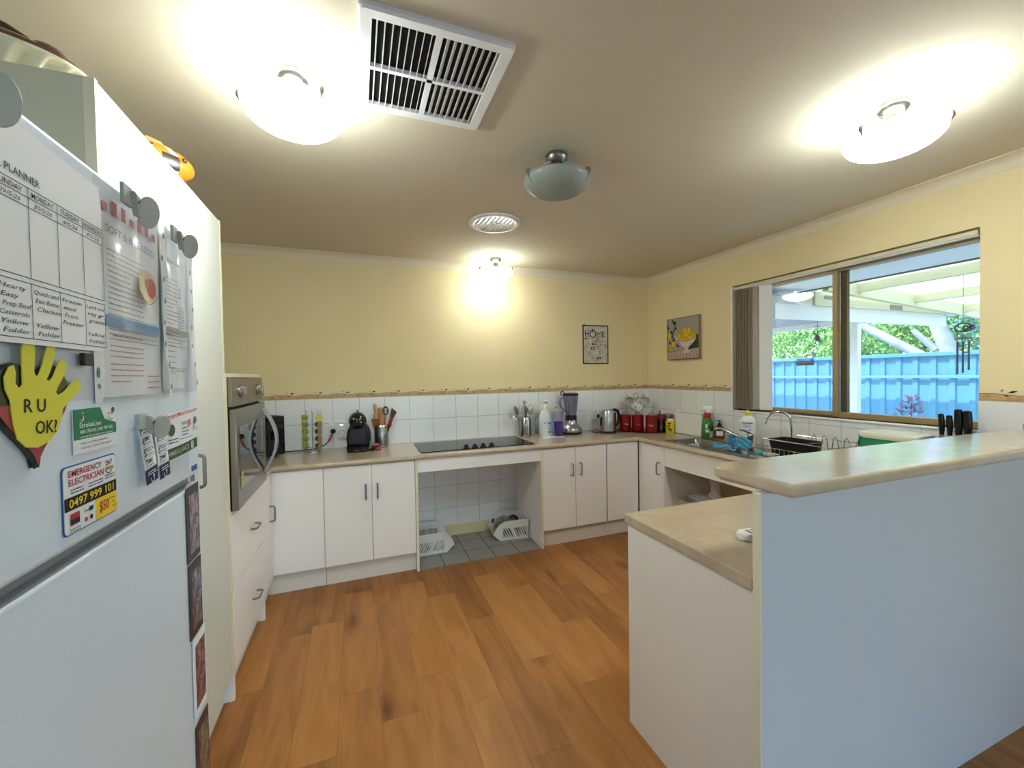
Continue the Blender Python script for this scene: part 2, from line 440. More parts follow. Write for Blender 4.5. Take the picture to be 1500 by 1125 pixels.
struct('window_frame', B().box(fx0+.02, -1.852, WZ0+.02, fx1-.005, -1.815, WZ1-.03).box(fx0+.03, -1.815, WZ0+.03, fx0+.036, -1.808, WZ1-.03), mat('dark_bronze', '5F5236', .5, .3), w1)
GL = thin_glass('window_glass', 'FAFEFE', .04)
struct('window_pane', B().box(.066, -1.79, WZ0+.03, .07, WY1-.05, WZ1-.05), GL, w1)
struct('window_pane', B().box(.092, WY0+.015, WZ0+.03, .096, -1.84, WZ1-.05), GL, w1)
# ------------------------------------------------------------------ handles, cabinets
def handle_bm(M, L=.096, d=.03, r=.0052):
    """bow handle along local y, standing off along local z"""
    h = L/2; p = [(0, -h, 0), (0, -h, d*.6)]+[(0, -h+.012-.012*math.cos(a), d*.6+.4*d*math.sin(a)) for a in (PI/6, PI/3, PI/2)]
    p += [(0, -y, z) for _, y, z in p[::-1]]
    return B().at(M).tube(p, r, 8)
def dface(kind, a0, a1, z0, z1, pl, th=.018):
    """door slab: kind 'b' faces -Y at y=pl, 'l' faces +X at x=pl, 'r' faces -X at x=pl"""
    g = .0016
    if kind == 'b': return B().box(a0+g, pl, z0, a1-g, pl+th, z1, .0012, 1)
    if kind == 'l': return B().box(pl-th, a0+g, z0, pl, a1-g, z1, .0012, 1)
    return B().box(pl, a0+g, z0, pl+th, a1-g, z1, .0012, 1)
def addh(door, M): build('handle', handle_bm(M), HANDM, door)
FY, FX, FL = -.575, -.575, -3.43          # front planes: back run, window run, left run
ZB, ZT = .138, .806
def cab(name, label, body, kick):
    t_ = thing(name, label, 'cabinet', (0, 0, 0))
    build('body', B().box(*body), CAB, t_)
    if kick: build('kickboard', B().box(*kick), KICK, t_)
    return t_
# back run, left of the cooktop
c = cab('base_cabinet', 'white single-door base cabinet without a handle in the left corner', (-3.43, -.556, .13, -3.121, -.01, .81), (-3.47, -.535, 0, -3.121, -.515, .13))
build('door', dface('b', -3.445, -3.124, ZB, ZT, FY), CAB, c)
c = cab('base_cabinet', 'white two-door base cabinet left of the open cooktop bay', (-3.119, -.556, .13, -2.522, -.01, .81), (-3.119, -.535, 0, -2.522, -.515, .13))
d = build('door', dface('b', -3.122, -2.817, ZB, ZT, FY), CAB, c); addh(d, onback(-2.857, .62, FY))
d = build('door', dface('b', -2.817, -2.521, ZB, ZT, FY), CAB, c); addh(d, onback(-2.781, .62, FY))
# cooktop bay
c = thing('cooktop_bay', 'open knee space under the cooktop with white gables and top rail', 'cabinet')
for x in (-2.52, -1.527):
    build('gable', B().box(x, FY-.004, 0, x+.018, -.008, .811), [CAB], c)
    build('edge_strip', B().box(x, FY-.006, 0, x+.018, FY-.004, .811), EDGE, c)
build('rail', B().box(-2.502, FY, .715, -1.527, FY+.018, .811), CAB, c)
# right of the bay
c = cab('base_cabinet', 'white two-door base cabinet right of the open cooktop bay', (-1.507, -.556, .13, -.908, -.01, .81), (-1.507, -.535, 0, -.908, -.515, .13))
d = build('door', dface('b', -1.507, -1.208, ZB, ZT, FY), CAB, c); addh(d, onback(-1.246, .62, FY))
d = build('door', dface('b', -1.208, -.908, ZB, ZT, FY), CAB, c); addh(d, onback(-1.166, .62, FY))
c = cab('corner_cabinet', 'white blank-fronted corner cabinet beside the narrow door with a handle', (-.905, -.556, .13, -.578, -.01, .81), (-.905, -.535, 0, -.52, -.515, .13))
build('panel', dface('b', -.902, -.578, ZB, ZT, FY), CAB, c)
c = cab('base_cabinet', 'narrow one-door white cabinet between the corner and the sink bay', (-.556, -.884, .13, -.01, -.578, .81), (-.535, -.884, 0, -.515, -.578, .13))
d = build('door', dface('r', -.881, -.581, ZB, ZT, FX), CAB, c); addh(d, onright(-.842, .62, FX))
c = thing('sink_bay', 'open knee space under the sink with white rail and gables', 'cabinet')
for y in (-.904, -2.2):
    build('gable', B().box(FX-.004, y, 0, -.008, y+.018, .811), CAB, c)
build('rail', B().box(FX, -2.18, .652, FX+.018, -.904, .811), CAB, c)
# left run
c = cab('corner_cabinet', 'narrow white corner cabinet between the oven tower and the back bench', (X0+.01, -.826, .13, FL-.02, -.56, .81), (FL-.06, -.826, 0, FL-.04, -.54, .13))
d = build('door', dface('l', -.826, -.585, .125, ZT, FL), CAB, c); addh(d, onleft(-.64, .56, FL))
# oven tower
c = thing('oven_tower', 'white oven tower with two wide drawers under the built-in oven', 'cabinet')
b = B().box(X0+.01, -1.487, 0, FL, -1.469, 1.437).box(X0+.01, -.846, 0, FL, -.829, 1.437).box(X0+.01, -1.469, 1.419, FL, -.846, 1.437)
b.box(X0+.01, -1.469, .1, FL-.02, -.846, .81).box(X0+.01, -1.469, .81, X0+.03, -.846, 1.419)
build('body', b, CAB, c)
build('edge_strip', B().box(FL, -1.487, .12, FL+.0015, -1.469, 1.437).box(FL, -.846, .12, FL+.0015, -.829, 1.437).box(FL, -1.469, 1.419, FL+.0015, -.846, 1.437).box(FL, -1.469, .806, FL+.0015, -.846, .824), EDGE, c)
build('kickboard', B().box(FL-.06, -1.469, 0, FL-.04, -.846, .1), KICK, c)
for z0, z1, zh in ((.474, .802, .635), (.122, .47, .27)):
    d = build('drawer', dface('l', -1.468, -.83, z0, z1, FL+.002, .02), CAB, c)
    build('handle', handle_bm(FR((FL+.002, -1.085, zh), (0, 0, 1), (0, 1, 0)).copy() @ Matrix.Rotation(PI, 4, 'Y')), HANDM, d)
# wall oven
OVS = mat('oven_steel', '8F887C', .3, .85, var=.04, vscale=2)
OVG = mat('oven_glass', '0B0C0A', .04, spec=.8, coat=.6)
o_ = thing('wall_oven', 'stainless steel wall oven with a curved handle and dark glass door', 'oven', M=onleft(-1.463, .826, FL))
W_ = .61
build('carcass', B().box(.0, 0, -.55, W_, .59, .0), BLACKM, o_)
build('control_panel', B().box(.0, .462, 0, W_, .59, .02, .003), OVS, o_)
for x, r in ((.14, .026), (.50, .026)):
    k = build('knob', B().at(Matrix.Translation((x, .527, .02))).tube([(0, 0, 0), (0, 0, .005), (0, 0, .013), (0, 0, .015)], [r*1.2, r*1.2, r*.9, r*.75], 20), mat('knob_silver', 'A29E94', .3, .8), o_)
    build('grip', B().at(Matrix.Translation((x, .527, .033))).box(-.008, -.022, 0, .008, .022, .013, .004), mat('knob_silver', 'A29E94', .3, .8), k)
d = build('oven_door', B().box(.006, 0, .002, W_, .452, .03, .004), OVS, o_)
build('glass', B().box(.045, .085, .03, .55, .37, .0315, .001, 1), OVG, d)
hp = [(.5, .035+.36*i/14, .034+.062*math.sin(PI*i/14)) for i in range(15)]
hp = [(x+.055, y+.025, z) for x, y, z in hp]
b = B()
b.surf(lambda u, v: (hp[int(round(v*14))][0]+(-.024+.048*u)*1, hp[int(round(v*14))][1], hp[int(round(v*14))][2]+.006), 1, 14)
b.surf(lambda u, v: (hp[int(round(v*14))][0]+(.024-.048*u)*1, hp[int(round(v*14))][1], hp[int(round(v*14))][2]-.006), 1, 14)
b.surf(lambda u, v: (hp[int(round(v*14))][0]+.024, hp[int(round(v*14))][1], hp[int(round(v*14))][2]+.006-.012*u), 1, 14)
b.surf(lambda u, v: (hp[int(round(v*14))][0]-.024, hp[int(round(v*14))][1], hp[int(round(v*14))][2]-.006+.012*u), 1, 14)
build('handle', b, mat('handle_grey', 'A9ADB2', .35, .5), d)
s_ = build('sticker', B().rect(.06, .1, .095, .16, .0322), mat('sticker_yellow', 'E3C83C', .5), d)
build('lettering', B().m(0).greek(.065, .09, .147, .012, 4, .006, .0325, 3), INK, s_)
# pantry
PY0, PY1, PZ = -2.389, -1.489, 2.086
c = thing('pantry', 'tall white two-door pantry between the fridge and the oven tower', 'cabinet')
build('body', B().box(X0+.01, PY0, .125, FL-.019, PY1, PZ), mat('pantry_side_shade', 'D2D0B4', .5), c)  # olive grey carries the shade on this side of the white pantry
build('edge_strip', B().box(FL-.019, PY0, .125, FL+.001, PY0+.012, PZ).box(FL-.019, PY1-.018, .125, FL+.001, PY1, PZ), EDGE, c)
build('kickboard', B().box(FL-.06, PY0, 0, FL-.04, PY1, .125), KICK, c)
CABP = mat('pantry_white', 'DCDED4', .4)
d = build('door', dface('l', PY0+.014, -1.932, .125, PZ-.002, FL), CABP, c)
build('handle', handle_bm(onleft(-2.0, 1.1, FL), .11, .034, .006), HANDM, d)
d = build('door', dface('l', -1.93, PY1-.02, .125, PZ-.002, FL), CABP, c)
build('handle', handle_bm(onleft(-1.885, 1.095, FL), .11, .034, .006), HANDM, d)
# ------------------------------------------------------------------ worktops
def stone():
    t = NT('beige_laminate'); tc = t.n('ShaderNodeTexCoord')
    n1 = t.n('ShaderNodeTexNoise'); n1.inputs['Scale'].default_value = 9; n1.inputs['Detail'].default_value = 8; n1.inputs['Distortion'].default_value = 1.5
    t.l(tc.outputs['Object'], n1.inputs['Vector'])
    col = t.ramp(n1.outputs['Fac'], [(.25, 'B9A58A'), (.45, 'C3AF93'), (.6, 'C9B69B'), (.8, 'D3C3AB')])
    t.l(col, t.b.inputs['Base Color']); t.b.inputs['Roughness'].default_value = .28; t.b.inputs['Specular IOR Level'].default_value = .6; t.b.inputs['Coat Weight'].default_value = .7; t.b.inputs['Coat IOR'].default_value = 1.5; t.b.inputs['Coat Roughness'].default_value = .2
    return t.m
TOP = stone(); Z0, Z1 = .812, .847
SX0, SX1, SY0, SY1 = -.525, -.155, -2.02, -.85           # cut-out for the sink
b = B(); rr = (Z1-Z0)/2; zc = (Z0+Z1)/2
b.box(X0+.002, -.585, Z0, -.585, -.007, Z1).box(X0+.002, -.826, Z0, FL-.0, -.585, Z1)
b.box(-.585, -.85, Z0, -.007, -.007, Z1).box(-.585, -2.77, Z0, -.007, SY0, Z1).box(-.585, SY0, Z0, SX0, -.85, Z1).box(SX1, SY0, Z0, -.007, -.85, Z1)
def nose(b, p0, p1): b.tube([p0, p1], rr, 14)
nose(b, (FL, -.585, zc), (-.585, -.585, zc)); nose(b, (-.585, -.585, zc), (-.585, -2.205, zc)); nose(b, (FL, -.826, zc), (FL, -.585, zc))
wt = single('kitchen_worktop', b, TOP, 'beige stone-look worktop running under the cooktop, around the corner and along the window', 'worktop', ang=50)
b = B().box(-1.905, -2.775, Z0, -.61, -2.205, Z1, .004)
single('peninsula_worktop', b, TOP, 'lower beige worktop on the peninsula beneath the raised bar', 'worktop')
c = thing('peninsula_cabinet', 'white peninsula cabinet with a plain end panel under the lower worktop', 'cabinet')
build('end_panel', B().box(-1.892, -2.774, .0, -1.874, -2.212, .811), mat('end_panel_white', 'EFE8DF', .4), c)
build('body', B().box(-1.874, -2.774, .1, -.62, -2.23, .811), CAB, c)
build('kickboard', B().box(-1.874, -2.3, 0, -.62, -2.28, .1), KICK, c)
c = thing('bar_screen', 'tall plain white back panel carrying the raised bar', 'panel')
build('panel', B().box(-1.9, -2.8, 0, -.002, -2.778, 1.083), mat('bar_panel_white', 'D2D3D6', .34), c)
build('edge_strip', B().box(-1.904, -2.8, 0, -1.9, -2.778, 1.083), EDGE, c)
poly = [(-1.875, -2.87), (-.008, -2.87), (-.008, -2.6), (-1.83, -2.6)]+arc(-1.83, -2.645, .045, PI/2, PI, 6)[1:]
BARM = TOP.copy(); BARM.name = 'polished_beige_laminate'; bn = BARM.node_tree.nodes['Principled BSDF']; bn.inputs['Coat Weight'].default_value = 1; bn.inputs['Coat IOR'].default_value = 1.7; bn.inputs['Coat Roughness'].default_value = .13
single('bar_counter', B().prism(poly, 1.084, 1.12, .012, 4), BARM, 'raised beige bar top on the white panel in front of the window', 'worktop')
# ------------------------------------------------------------------ ceiling lamps
def glass_bowl(name, on, power=1):
    t = NT(name); nt = t.nt; o = nt.nodes['Material Output']
    d = t.n('ShaderNodeBsdfDiffuse'); tr = t.n('ShaderNodeBsdfTranslucent'); g = t.n('ShaderNodeBsdfGlossy'); g.inputs['Roughness'].default_value = .12
    c = (*lin('E4ECE8' if on else 'C9D2CA'), 1); d.inputs['Color'].default_value = c; tr.inputs['Color'].default_value = c
    m1 = t.n('ShaderNodeMixShader'); m1.inputs[0].default_value = .5; t.l(d.outputs[0], m1.inputs[1]); t.l(tr.outputs[0], m1.inputs[2])
    m2 = t.n('ShaderNodeMixShader'); m2.inputs[0].default_value = .05; t.l(m1.outputs[0], m2.inputs[1]); t.l(g.outputs[0], m2.inputs[2])
    if on:
        e = t.n('ShaderNodeEmission'); e.inputs['Strength'].default_value = GLOW*power; e.inputs['Color'].default_value = (*lin('F3FAFF'), 1)
        a = t.n('ShaderNodeAddShader'); t.l(m2.outputs[0], a.inputs[0]); t.l(e.outputs[0], a.inputs[1]); t.l(a.outputs[0], o.inputs['Surface'])
    else: t.l(m2.outputs[0], o.inputs['Surface'])
    return t.m
def lamp(x, y, rot, on, label, power=1):
    t_ = thing('ceiling_light', label, 'ceiling light', (x, y, 2.4), rot, 'frosted bowl ceiling lights')
    build('canopy', B().lathe([(0, 0), (.047, 0), (.05, -.006), (.047, -.022), (.034, -.036), (.03, -.04), (.022, -.042), (.022, -.07), (0, -.07)][::-1], 24), NICKEL, t_)
    gn = ('lit_frosted_glass_%d' % int(power*100)) if on else 'unlit_frosted_glass'; gm = MATS.get(gn) or glass_bowl(gn, on, power)
    R0, dp, n = .148, .066, 10
    inn = [(R0*math.sin(PI/2*i/n), -.112-dp*math.cos(PI/2*i/n)) for i in range(n+1)]
    out = [(r*1.0+.003, z-.004) for r, z in inn[1:]]
    prof = inn[::-1]+[(0, -.112-dp-.004)]
    ou = [(0, -.116-dp)]+[(r+.002, z-.004) for r, z in inn[1:]]+[(R0, -.111)]; plain = MATS.get('unlit_frosted_glass') or glass_bowl('unlit_frosted_glass', False)
    build('bowl', B().m(0).lathe(ou, 40, cap=False).m(1).lathe([(R0, -.111)]+inn[::-1], 40, cap=False), [gm, plain], t_)
    for k in range(3):
        a = 2*PI*k/3; c, s = math.cos(a), math.sin(a)
        P = lambda r, z: (r*c, r*s, z)
        arm = build('arm', B().tube([P(.03, -.04), P(.06, -.048), P(R0-.03, -.094), P(R0+.002, -.098)], .0022, 6), NICKEL, t_)
        build('clip', B().tube([P(R0-.004, -.094), P(R0+.004, -.1), P(R0+.006, -.108), P(R0-.012, -.146)], [.0075, .0085, .007, .0015], 6), NICKEL, arm)
    build('bulb', B().lathe([(0, -.12), (.018, -.112), (.027, -.098), (.024, -.084), (.014, -.072), (.014, -.066)], 16), mat('bulb_glass', 'F4F4F0', .3), t_)
    return t_
lamp(-3.07, -2.06, .12+PI, True, 'lit frosted bowl ceiling light nearest the tall pantry doors')
lamp(-.99, -2.63, .9, True, 'lit frosted bowl ceiling light above the raised bar')
lamp(-1.78, -.27, 3.4, True, 'lit frosted bowl ceiling light close to the back wall', .45)
lamp(-2.03, -1.9, 1.2, False, 'unlit greenish bowl ceiling light in the middle of the ceiling')
# ------------------------------------------------------------------ ceiling vents
VW = mat('vent_white', 'ECEAE6', .4)
t_ = thing('ceiling_vent', 'large rectangular white ceiling vent with four sections of slats', 'vent', (-2.6505, -2.205, 2.4))
hx, hy = .223, .222; ix, iy = .186, .186
def ring(b, x0, y0, x1, y1, a0, b0, a1, b1, z0, z1):
    b.box(x0, y0, z0, x1, b0, z1).box(x0, b1, z0, x1, y1, z1).box(x0, b0, z0, a0, b1, z1).box(a1, b0, z0, x1, b1, z1)
b = B(); o_ = rrect(-hx, -hy, hx, hy, .014); i_ = rrect(-hx+.006, -hy+.006, hx-.006, hy-.006, .012); q_ = rrect(-ix, -iy, ix, iy, .002)
n = len(o_); vs = [(x, y, 0) for x, y in o_]+[(x, y, -.012) for x, y in o_]+[(x, y, -.018) for x, y in i_]+[(x, y, -.016) for x, y in q_]+[(x, y, 0) for x, y in q_]
b.add(vs, [(k*n+i, k*n+(i+1) % n, (k+1)*n+(i+1) % n, (k+1)*n+i) for k in range(4) for i in range(n)])
build('frame', b, VW, t_)
build('crossbar', B().box(-.009, -iy, -.015, .009, iy, 0).box(-ix, -.002, -.015, ix, .012, 0), VW, t_)
build('duct', B().box(-ix, -iy, -.001, ix, iy, -.0005), DARKHOLE, t_)
for qx in (0, 1):
    for qy in (0, 1):
        xa, xb = (-ix, -.009) if qx == 0 else (.009, ix); ya, yb = (-iy, -.002) if qy == 0 else (.012, iy)
        b = B(); tl = .003 if qx == 0 else .011
        for k in range(8):
            x = xa+(xb-xa)*(k+.55)/8.2
            b.add([(x, ya, -.014), (x+.0025, ya, -.014), (x+tl+.0025, ya, -.0015), (x+tl, ya, -.0015), (x, yb, -.014), (x+.0025, yb, -.014), (x+tl+.0025, yb, -.0015), (x+tl, yb, -.0015)],
                  [(0, 1, 2, 3), (4, 7, 6, 5), (0, 4, 5, 1), (1, 5, 6, 2), (2, 6, 7, 3), (3, 7, 4, 0)])
        build('slats', b, VW, t_)
t_ = thing('round_vent', 'round white ceiling vent with a ribbed grille', 'vent', (-2.037, -1.03, 2.4))
build('ring', B().lathe([(.128, -.006), (.136, -.012), (.158, -.012), (.168, -.006), (.17, 0), (.128, 0)], 40), VW, t_)
build('grille', B().lathe([(0, -.003), (.129, -.003), (.129, -.001), (0, -.001)], 40), mat('vent_grille', 'A8A395', .6), t_)
b = B()
for k in range(-4, 5):
    x = k*.028; L = math.sqrt(max(.0001, .126**2-x*x)); b.box(x-.0018, -L, -.009, x+.0018, L, -.003)
b.box(-.026, -.009, -.01, .03, -.003, -.003).box(.026, -.02, -.01, .032, .0, -.003)
build('ribs', b, VW, t_)
# ------------------------------------------------------------------ fridge
FRW = mat('fridge_white', 'D9E4F0', .33, bump=.12, bscale=350, coat=.1)
FRG = mat('fridge_grey', '8E9298', .35, .3)
FXX = -3.25; fy0, fy1 = -3.13, -2.412
t_ = thing('refrigerator', 'white top-mount refrigerator covered with papers and magnets', 'refrigerator', (FXX, fy0, 0))
w = fy1-fy0
build('body', B().box(-.68, .004, .03, -.075, w-.004, 1.71, .004), FRW, t_)
build('upper_door', B().box(-.07, 0, 1.19, 0, w, 1.722, .008, 3), FRW, t_)
d = build('lower_door', B().box(-.07, 0, .07, 0, w, 1.172, .006, 3), FRW, t_)
build('handle_groove', B().box(-.072, .004, 1.17, -.016, w-.02, 1.192).prism([(-.016, .006), (-.002, .006), (-.002, w-.09), (-.016, w-.03)], 1.1725, 1.175), FRG, t_)
build('badge', B().at(onleft(w-.052, 1.203, .0)).box(0, 0, 0, .012, .012, .0012).box(.016, 0, 0, .032, .012, .0012), mat('badge_blue', '3D5F9C', .4), t_)
build('foot', B().cyl((-.08, .05, 0), (-.08, .05, .035), .02).cyl((-.08, w-.05, 0), (-.08, w-.05, .035), .02), BLACKM, t_)
def slip(name, label, cat, y, z, off=.0015, group=None):
    """something flat on the fridge front: local x to the right, y up, z out of the door"""
    return thing(name, label, cat, M=onleft(y, z, FXX+off), group=group)
NAVY, GREEN, REDP = mat('ink_navy', '221F52', .6), mat('card_green', '0B7A55', .45), mat('ink_red', 'B3202F', .5)
GREYI = mat('print_grey', '85878E', .7); REDI = mat('print_red_soft', 'C07A7A', .7); WHITEI = mat('print_white', 'F5F5F5', .5)
# meal planner
t_ = slip('meal_planner', 'white printed weekly meal planner sheet with handwriting', 'paper', -3.107, 1.452, .011)
PW = .297
def sheet(W, Hh, curl=.0, nx=8, ny=10, z=0., r=0):
    return B().surf(lambda u, v: (u*W, v*Hh, z+curl*(math.sin(u*PI*1.3+r)*.5+v*v)), nx, ny)
b = B().prism([(0, 0), (PW, 0), (PW, .212), (PW-.006, .236), (.0, .246)], -.0005, .0)
build('sheet', b, PAPER, t_)
LINE = mat('print_black', '26262C', .6)
b = B(); z = .0006
b.text('MEAL PLANNER', .172, .183, .0085, None, z, 'R', 0, 0, .004)
X_ = [.0, .051, .101, .152, .2, .25, .296]
for y in (.176, .165, .154, .074, .068, .006): b.rect(.0, y, PW-.001, y+.0009, z)
for x in X_: b.rect(x, .074, x+.0009, .177, z); b.rect(x, .006, x+.0009, .069, z)
for nm, x in (('SUNDAY', .126), ('MONDAY', .176), ('TUESDAY', .225), ('WEDNESDAY', .273)): b.text(nm, x, .1675, .0062, .036 if len(nm) < 8 else .043, z, 'C', 0, 0, .006)
build('lettering', b, LINE, t_)
b = B()
for nm, x in (('29/5/26', .126), ('30/5/26', .176), ('4/5/26', .225), ('4/5/26', .273)): b.text(nm, x, .157, .0052, .03, z, 'C', .3)
for x, ls in ((.106, ['Hearty', 'Easy', 'Prep Beef', 'Casserole', 'Yellow', 'Folder']), (.156, ['Quick and', 'East Butter', 'Chicken', '', 'Yellow', 'Folder']), (.204, ['Frozen', 'meal', 'From', 'Freezer']), (.253, ['Lamb and', 'veg gr', 'gravies', '', 'Yellow', 'Folder'])):
    for i, l in enumerate(ls):
        if l: b.text(l, x+.002*(i % 3), .058-.0094*i, .0052, min(.042, .0064*len(l)), z, 'L', .25)
build('pen_lettering', b, mat('pen_ink', '3E3E48', .6), t_)
# clear sleeves with documents
SLV = thin_glass('clear_sleeve', 'F6F8FA', .1, .12)
def doc(name, label, y, z, W, Hh, band, red, off, seed):
    t_ = slip(name, label, 'document', y, z, off)
    build('page', B().surf(lambda u, v: (u*W, v*Hh, .002*math.sin(u*5+v*2)), 8, 8), PAPER, t_)
    zz = .0036
    b = B(); rr_ = random.Random(seed)
    b.m(0).greek(.02, W-.055 if not red else W-.07, Hh*.72, .0082, 12 if red else 14, .0024, zz, seed)
    b.m(0).greek(.02, W-.02, Hh*.72-.0082*12, .0075, 6, .0022, zz, seed+1)
    by = Hh*.345 if red else Hh*.36
    b.m(1).rect(.012, by, W-.008, by+(.017 if red else .012), zz)
    if red:
        b.m(0).text('SOFT & BITE-SIZED', .02, Hh*.805, .012, W*.78, zz, 'L')
        for i in range(7): b.m(2).rect(.012+i*.026, Hh*.9, .026+i*.026, Hh*.9+.022*(1 if i % 3 else .6), zz)
        b.m(2).greek(.03, W*.6, Hh*.3, .011, 1, .0035, zz, 3).greek(.02, W*.62, Hh*.25, .008, 3, .0026, zz, 4).greek(.02, W*.62, Hh*.16, .009, 4, .0026, zz, 5).greek(W*.68, W*.92, Hh*.1, .01, 3, .003, zz, 6)
        b.m(3).disc(W-.052, Hh*.62, .032, zz, 18, .028); b.m(4).disc(W-.04, Hh*.615, .018, zz+.0004, 14); b.m(2).disc(W-.056, Hh*.635, .008, zz+.0008, 10)
        b.m(0).stroke(arc(W-.052, Hh*.64, .038, PI*1.15, PI*1.85, 8), .002, zz+.0004)
    else:
        b.m(0).text('Bite-Sized', .03, Hh*.83, .008, .06, zz).greek(.02, W*.4, Hh*.28, .011, 6, .0026, zz, 9).rect(.02, Hh*.13, W-.03, Hh*.13+.0015, zz).rect(.02, Hh*.115, W-.03, Hh*.115+.0015, zz)
        b.m(0).text('2', W-.055, Hh*.62, .02, None, zz).greek(W-.06, W-.03, Hh*.55, .006, 8, .0024, zz, 12)
    build('print', b, [GREYI, mat('band_blue', '6FA0CC', .5) if red else mat('band_grey', 'A5A49C', .5), REDI, mat('food_beige', 'D8C3A0', .6), mat('food_red', 'C4574A', .6)], t_)
    s = build('sleeve', B().surf(lambda u, v: (-.012+u*(W+.03), -.008+v*(Hh+.02), .007+.0035*math.sin(u*9+v*4)+.002*math.sin(v*13-u*6)), 18, 20), SLV, t_)
    b = B().surf(lambda u, v: (W+.004+u*.014, -.008+v*(Hh+.02), .0075+.0035*math.sin((.93+.07*u)*9+v*4)+.002*math.sin(v*13-6)), 1, 16)
    build('punched_edge', b, mat('sleeve_strip', 'E4E7EA', .4), s)
    hb = B()
    for k in range(8):
        v = .06+.88*k/7; hb.disc(W+.011, -.008+v*(Hh+.02), .0032, .0082+.0035*math.sin(.96*9+v*4)+.002*math.sin(v*13-6), 10, .0055)
    build('punch_hole', hb, mat('hole_shadow', '75808C', .6), s)
    return t_
doc('sleeved_document', 'red and blue printed diet sheet in a crinkled clear sleeve', -2.806, 1.385, .2, .312, 1, True, .002, 11)
doc('sleeved_document', 'grey printed sheet in a clear sleeve at the edge of the fridge door', -2.6, 1.392, .135, .308, 1, False, .0015, 21)
t_ = slip('empty_sleeve', 'empty clear punched sleeve hanging below the meal planner', 'sleeve', -3.06, 1.384, .001)
build('film', B().surf(lambda u, v: (u*.235, v*.08, .002+.0015*math.sin(u*12)), 12, 2), SLV, t_)
build('punched_edge', B().rect(.237, -.006, .254, .09, .002), mat('sleeve_strip', 'E4E7EA', .4), t_)
build('punch_hole', B().disc(.246, .038, .004, .0026, 12, .008).disc(.2465, .018, .004, .0026, 12), mat('hole_shadow', '75808C', .6), t_)
# hand cut-out and heart
t_ = slip('paper_hand', 'yellow paper hand cut-out reading R U OK?', 'paper', -2.957, 1.342, .0078)
k = .001
hand = [(-30, 48), (-36, 60), (-37, 73), (-30, 84), (-23, 86), (-21, 78), (-22, 66), (-17, 61), (-12, 65), (-12, 78), (-11, 105), (-7, 114), (0, 117), (7, 114), (9, 106), (8, 92), (6, 80), (9, 74), (13, 76), (20, 88), (27, 106), (33, 114), (40, 113), (43, 106), (40, 95), (31, 78), (26, 71), (29, 68), (36, 73), (47, 90), (54, 96), (61, 93), (63, 86), (57, 75), (46, 62), (41, 55), (45, 51), (54, 54), (75, 67), (83, 70), (90, 67), (91, 62), (83, 54), (62, 40), (53, 34), (50, 22), (42, 8), (28, -3), (8, -8), (-10, -5), (-22, 6), (-27, 22), (-29, 36)]
hm = mat('paper_yellow', 'D9D243', .7)
build('cutout', B().prism([(x*k, y*k) for x, y in hand], 0, .001), hm, t_)
build('lettering', B().text('R U', -.012, .034, .015, .034, .0014, 'L', 0, -.04, .012).text('OK?', .004, .008, .015, .036, .0014, 'L', 0, -.04, .012), INK, t_)
t_ = slip('heart_magnet', 'glossy dark green and red heart magnet behind the yellow paper hand', 'magnet', -2.948, 1.331, .001)
hp_ = []
for i in range(40):
    a = 2*PI*i/40; hp_.append((.0048*16*math.sin(a)**3*.78, .05+.0042*(13.*math.cos(a)-5*math.cos(2*a)-2*math.cos(3*a)-math.cos(4*a))))
cut = .062
hb = B().m(0).prism(hp_, 0, .006, .002, 2)
for f in hb.bm.faces: f.material_index = 0 if f.calc_center_median().y > cut else 1
hb2 = B()
build('heart', hb, [mat('heart_green', '17241C', .2, coat=.4)], t_)
lo = [(x, y) for x, y in hp_ if y < cut+.004]
lo = sorted([p for p in lo if p[0] < 0], key=lambda p: -p[1])+sorted([p for p in lo if p[0] >= 0], key=lambda p: p[1])
build('red_band', B().prism([(x*.97, y*.97+.0015) for x, y in lo], .0058, .0066), mat('heart_red', '9E2530', .25, coat=.4, var=.3, vscale=40), t_)
single('magnet', B().box(0, 0, 0, .022, .017, .006, .001), mat('magnet_brown', '1E1512', .35), 'small square dark magnet beside the little finger of the paper hand', 'magnet', M=onleft(-2.859, 1.431, FXX+.004))
# StrokeLine card
t_ = slip('helpline_magnet', 'green and white stroke helpline card magnet', 'magnet', -2.873, 1.312, .001)
cw, ch = .102, .06
build('card', B().prism(rrect(0, 0, cw, ch, .001), 0, .0012), mat('card_white', 'E8EAEE', .35), t_)
build('green_field', B().flat([(0, .019), (cw, .019), (cw, .034), (.072, .042), (.062, ch), (0, ch)], .0015), GREEN, t_)
b = B().m(0).text('StrokeLine', .012, .0345, .0068, .05, .0019, bold=.006).text('1800 STROKE (1800 787 653)', .013, .0265, .0046, .078, .0019, bold=.006).text('strokefoundation.org.au', .013, .0205, .003, .078, .0019, bold=.006)
b.stroke([(.014, .044), (.0165, .0425), (.0205, .046), (.0215, .0515), (.0195, .0535)], .0028, .0019).disc(.0145, .0435, .0025, .0019).disc(.02, .0535, .0025, .0019)
b.m(1).text('Advice on stroke prevention,', .013, .0115, .0036, .066, .0019).text('treatment, recovery and support.', .013, .0055, .0036, .074, .0019)
b.text('Stroke', .079, .0475, .004, .016, .0019); b.m(2).disc(.094, .054, .0042, .0019); b.m(1).stroke(arc(.088, .0475, .008, PI*1.1, PI*1.7, 6), .001, .0019)
build('lettering', b, [WHITEI, mat('ink_slate', '3A3F58', .6), mat('logo_teal', '2E6E66', .5)], t_)
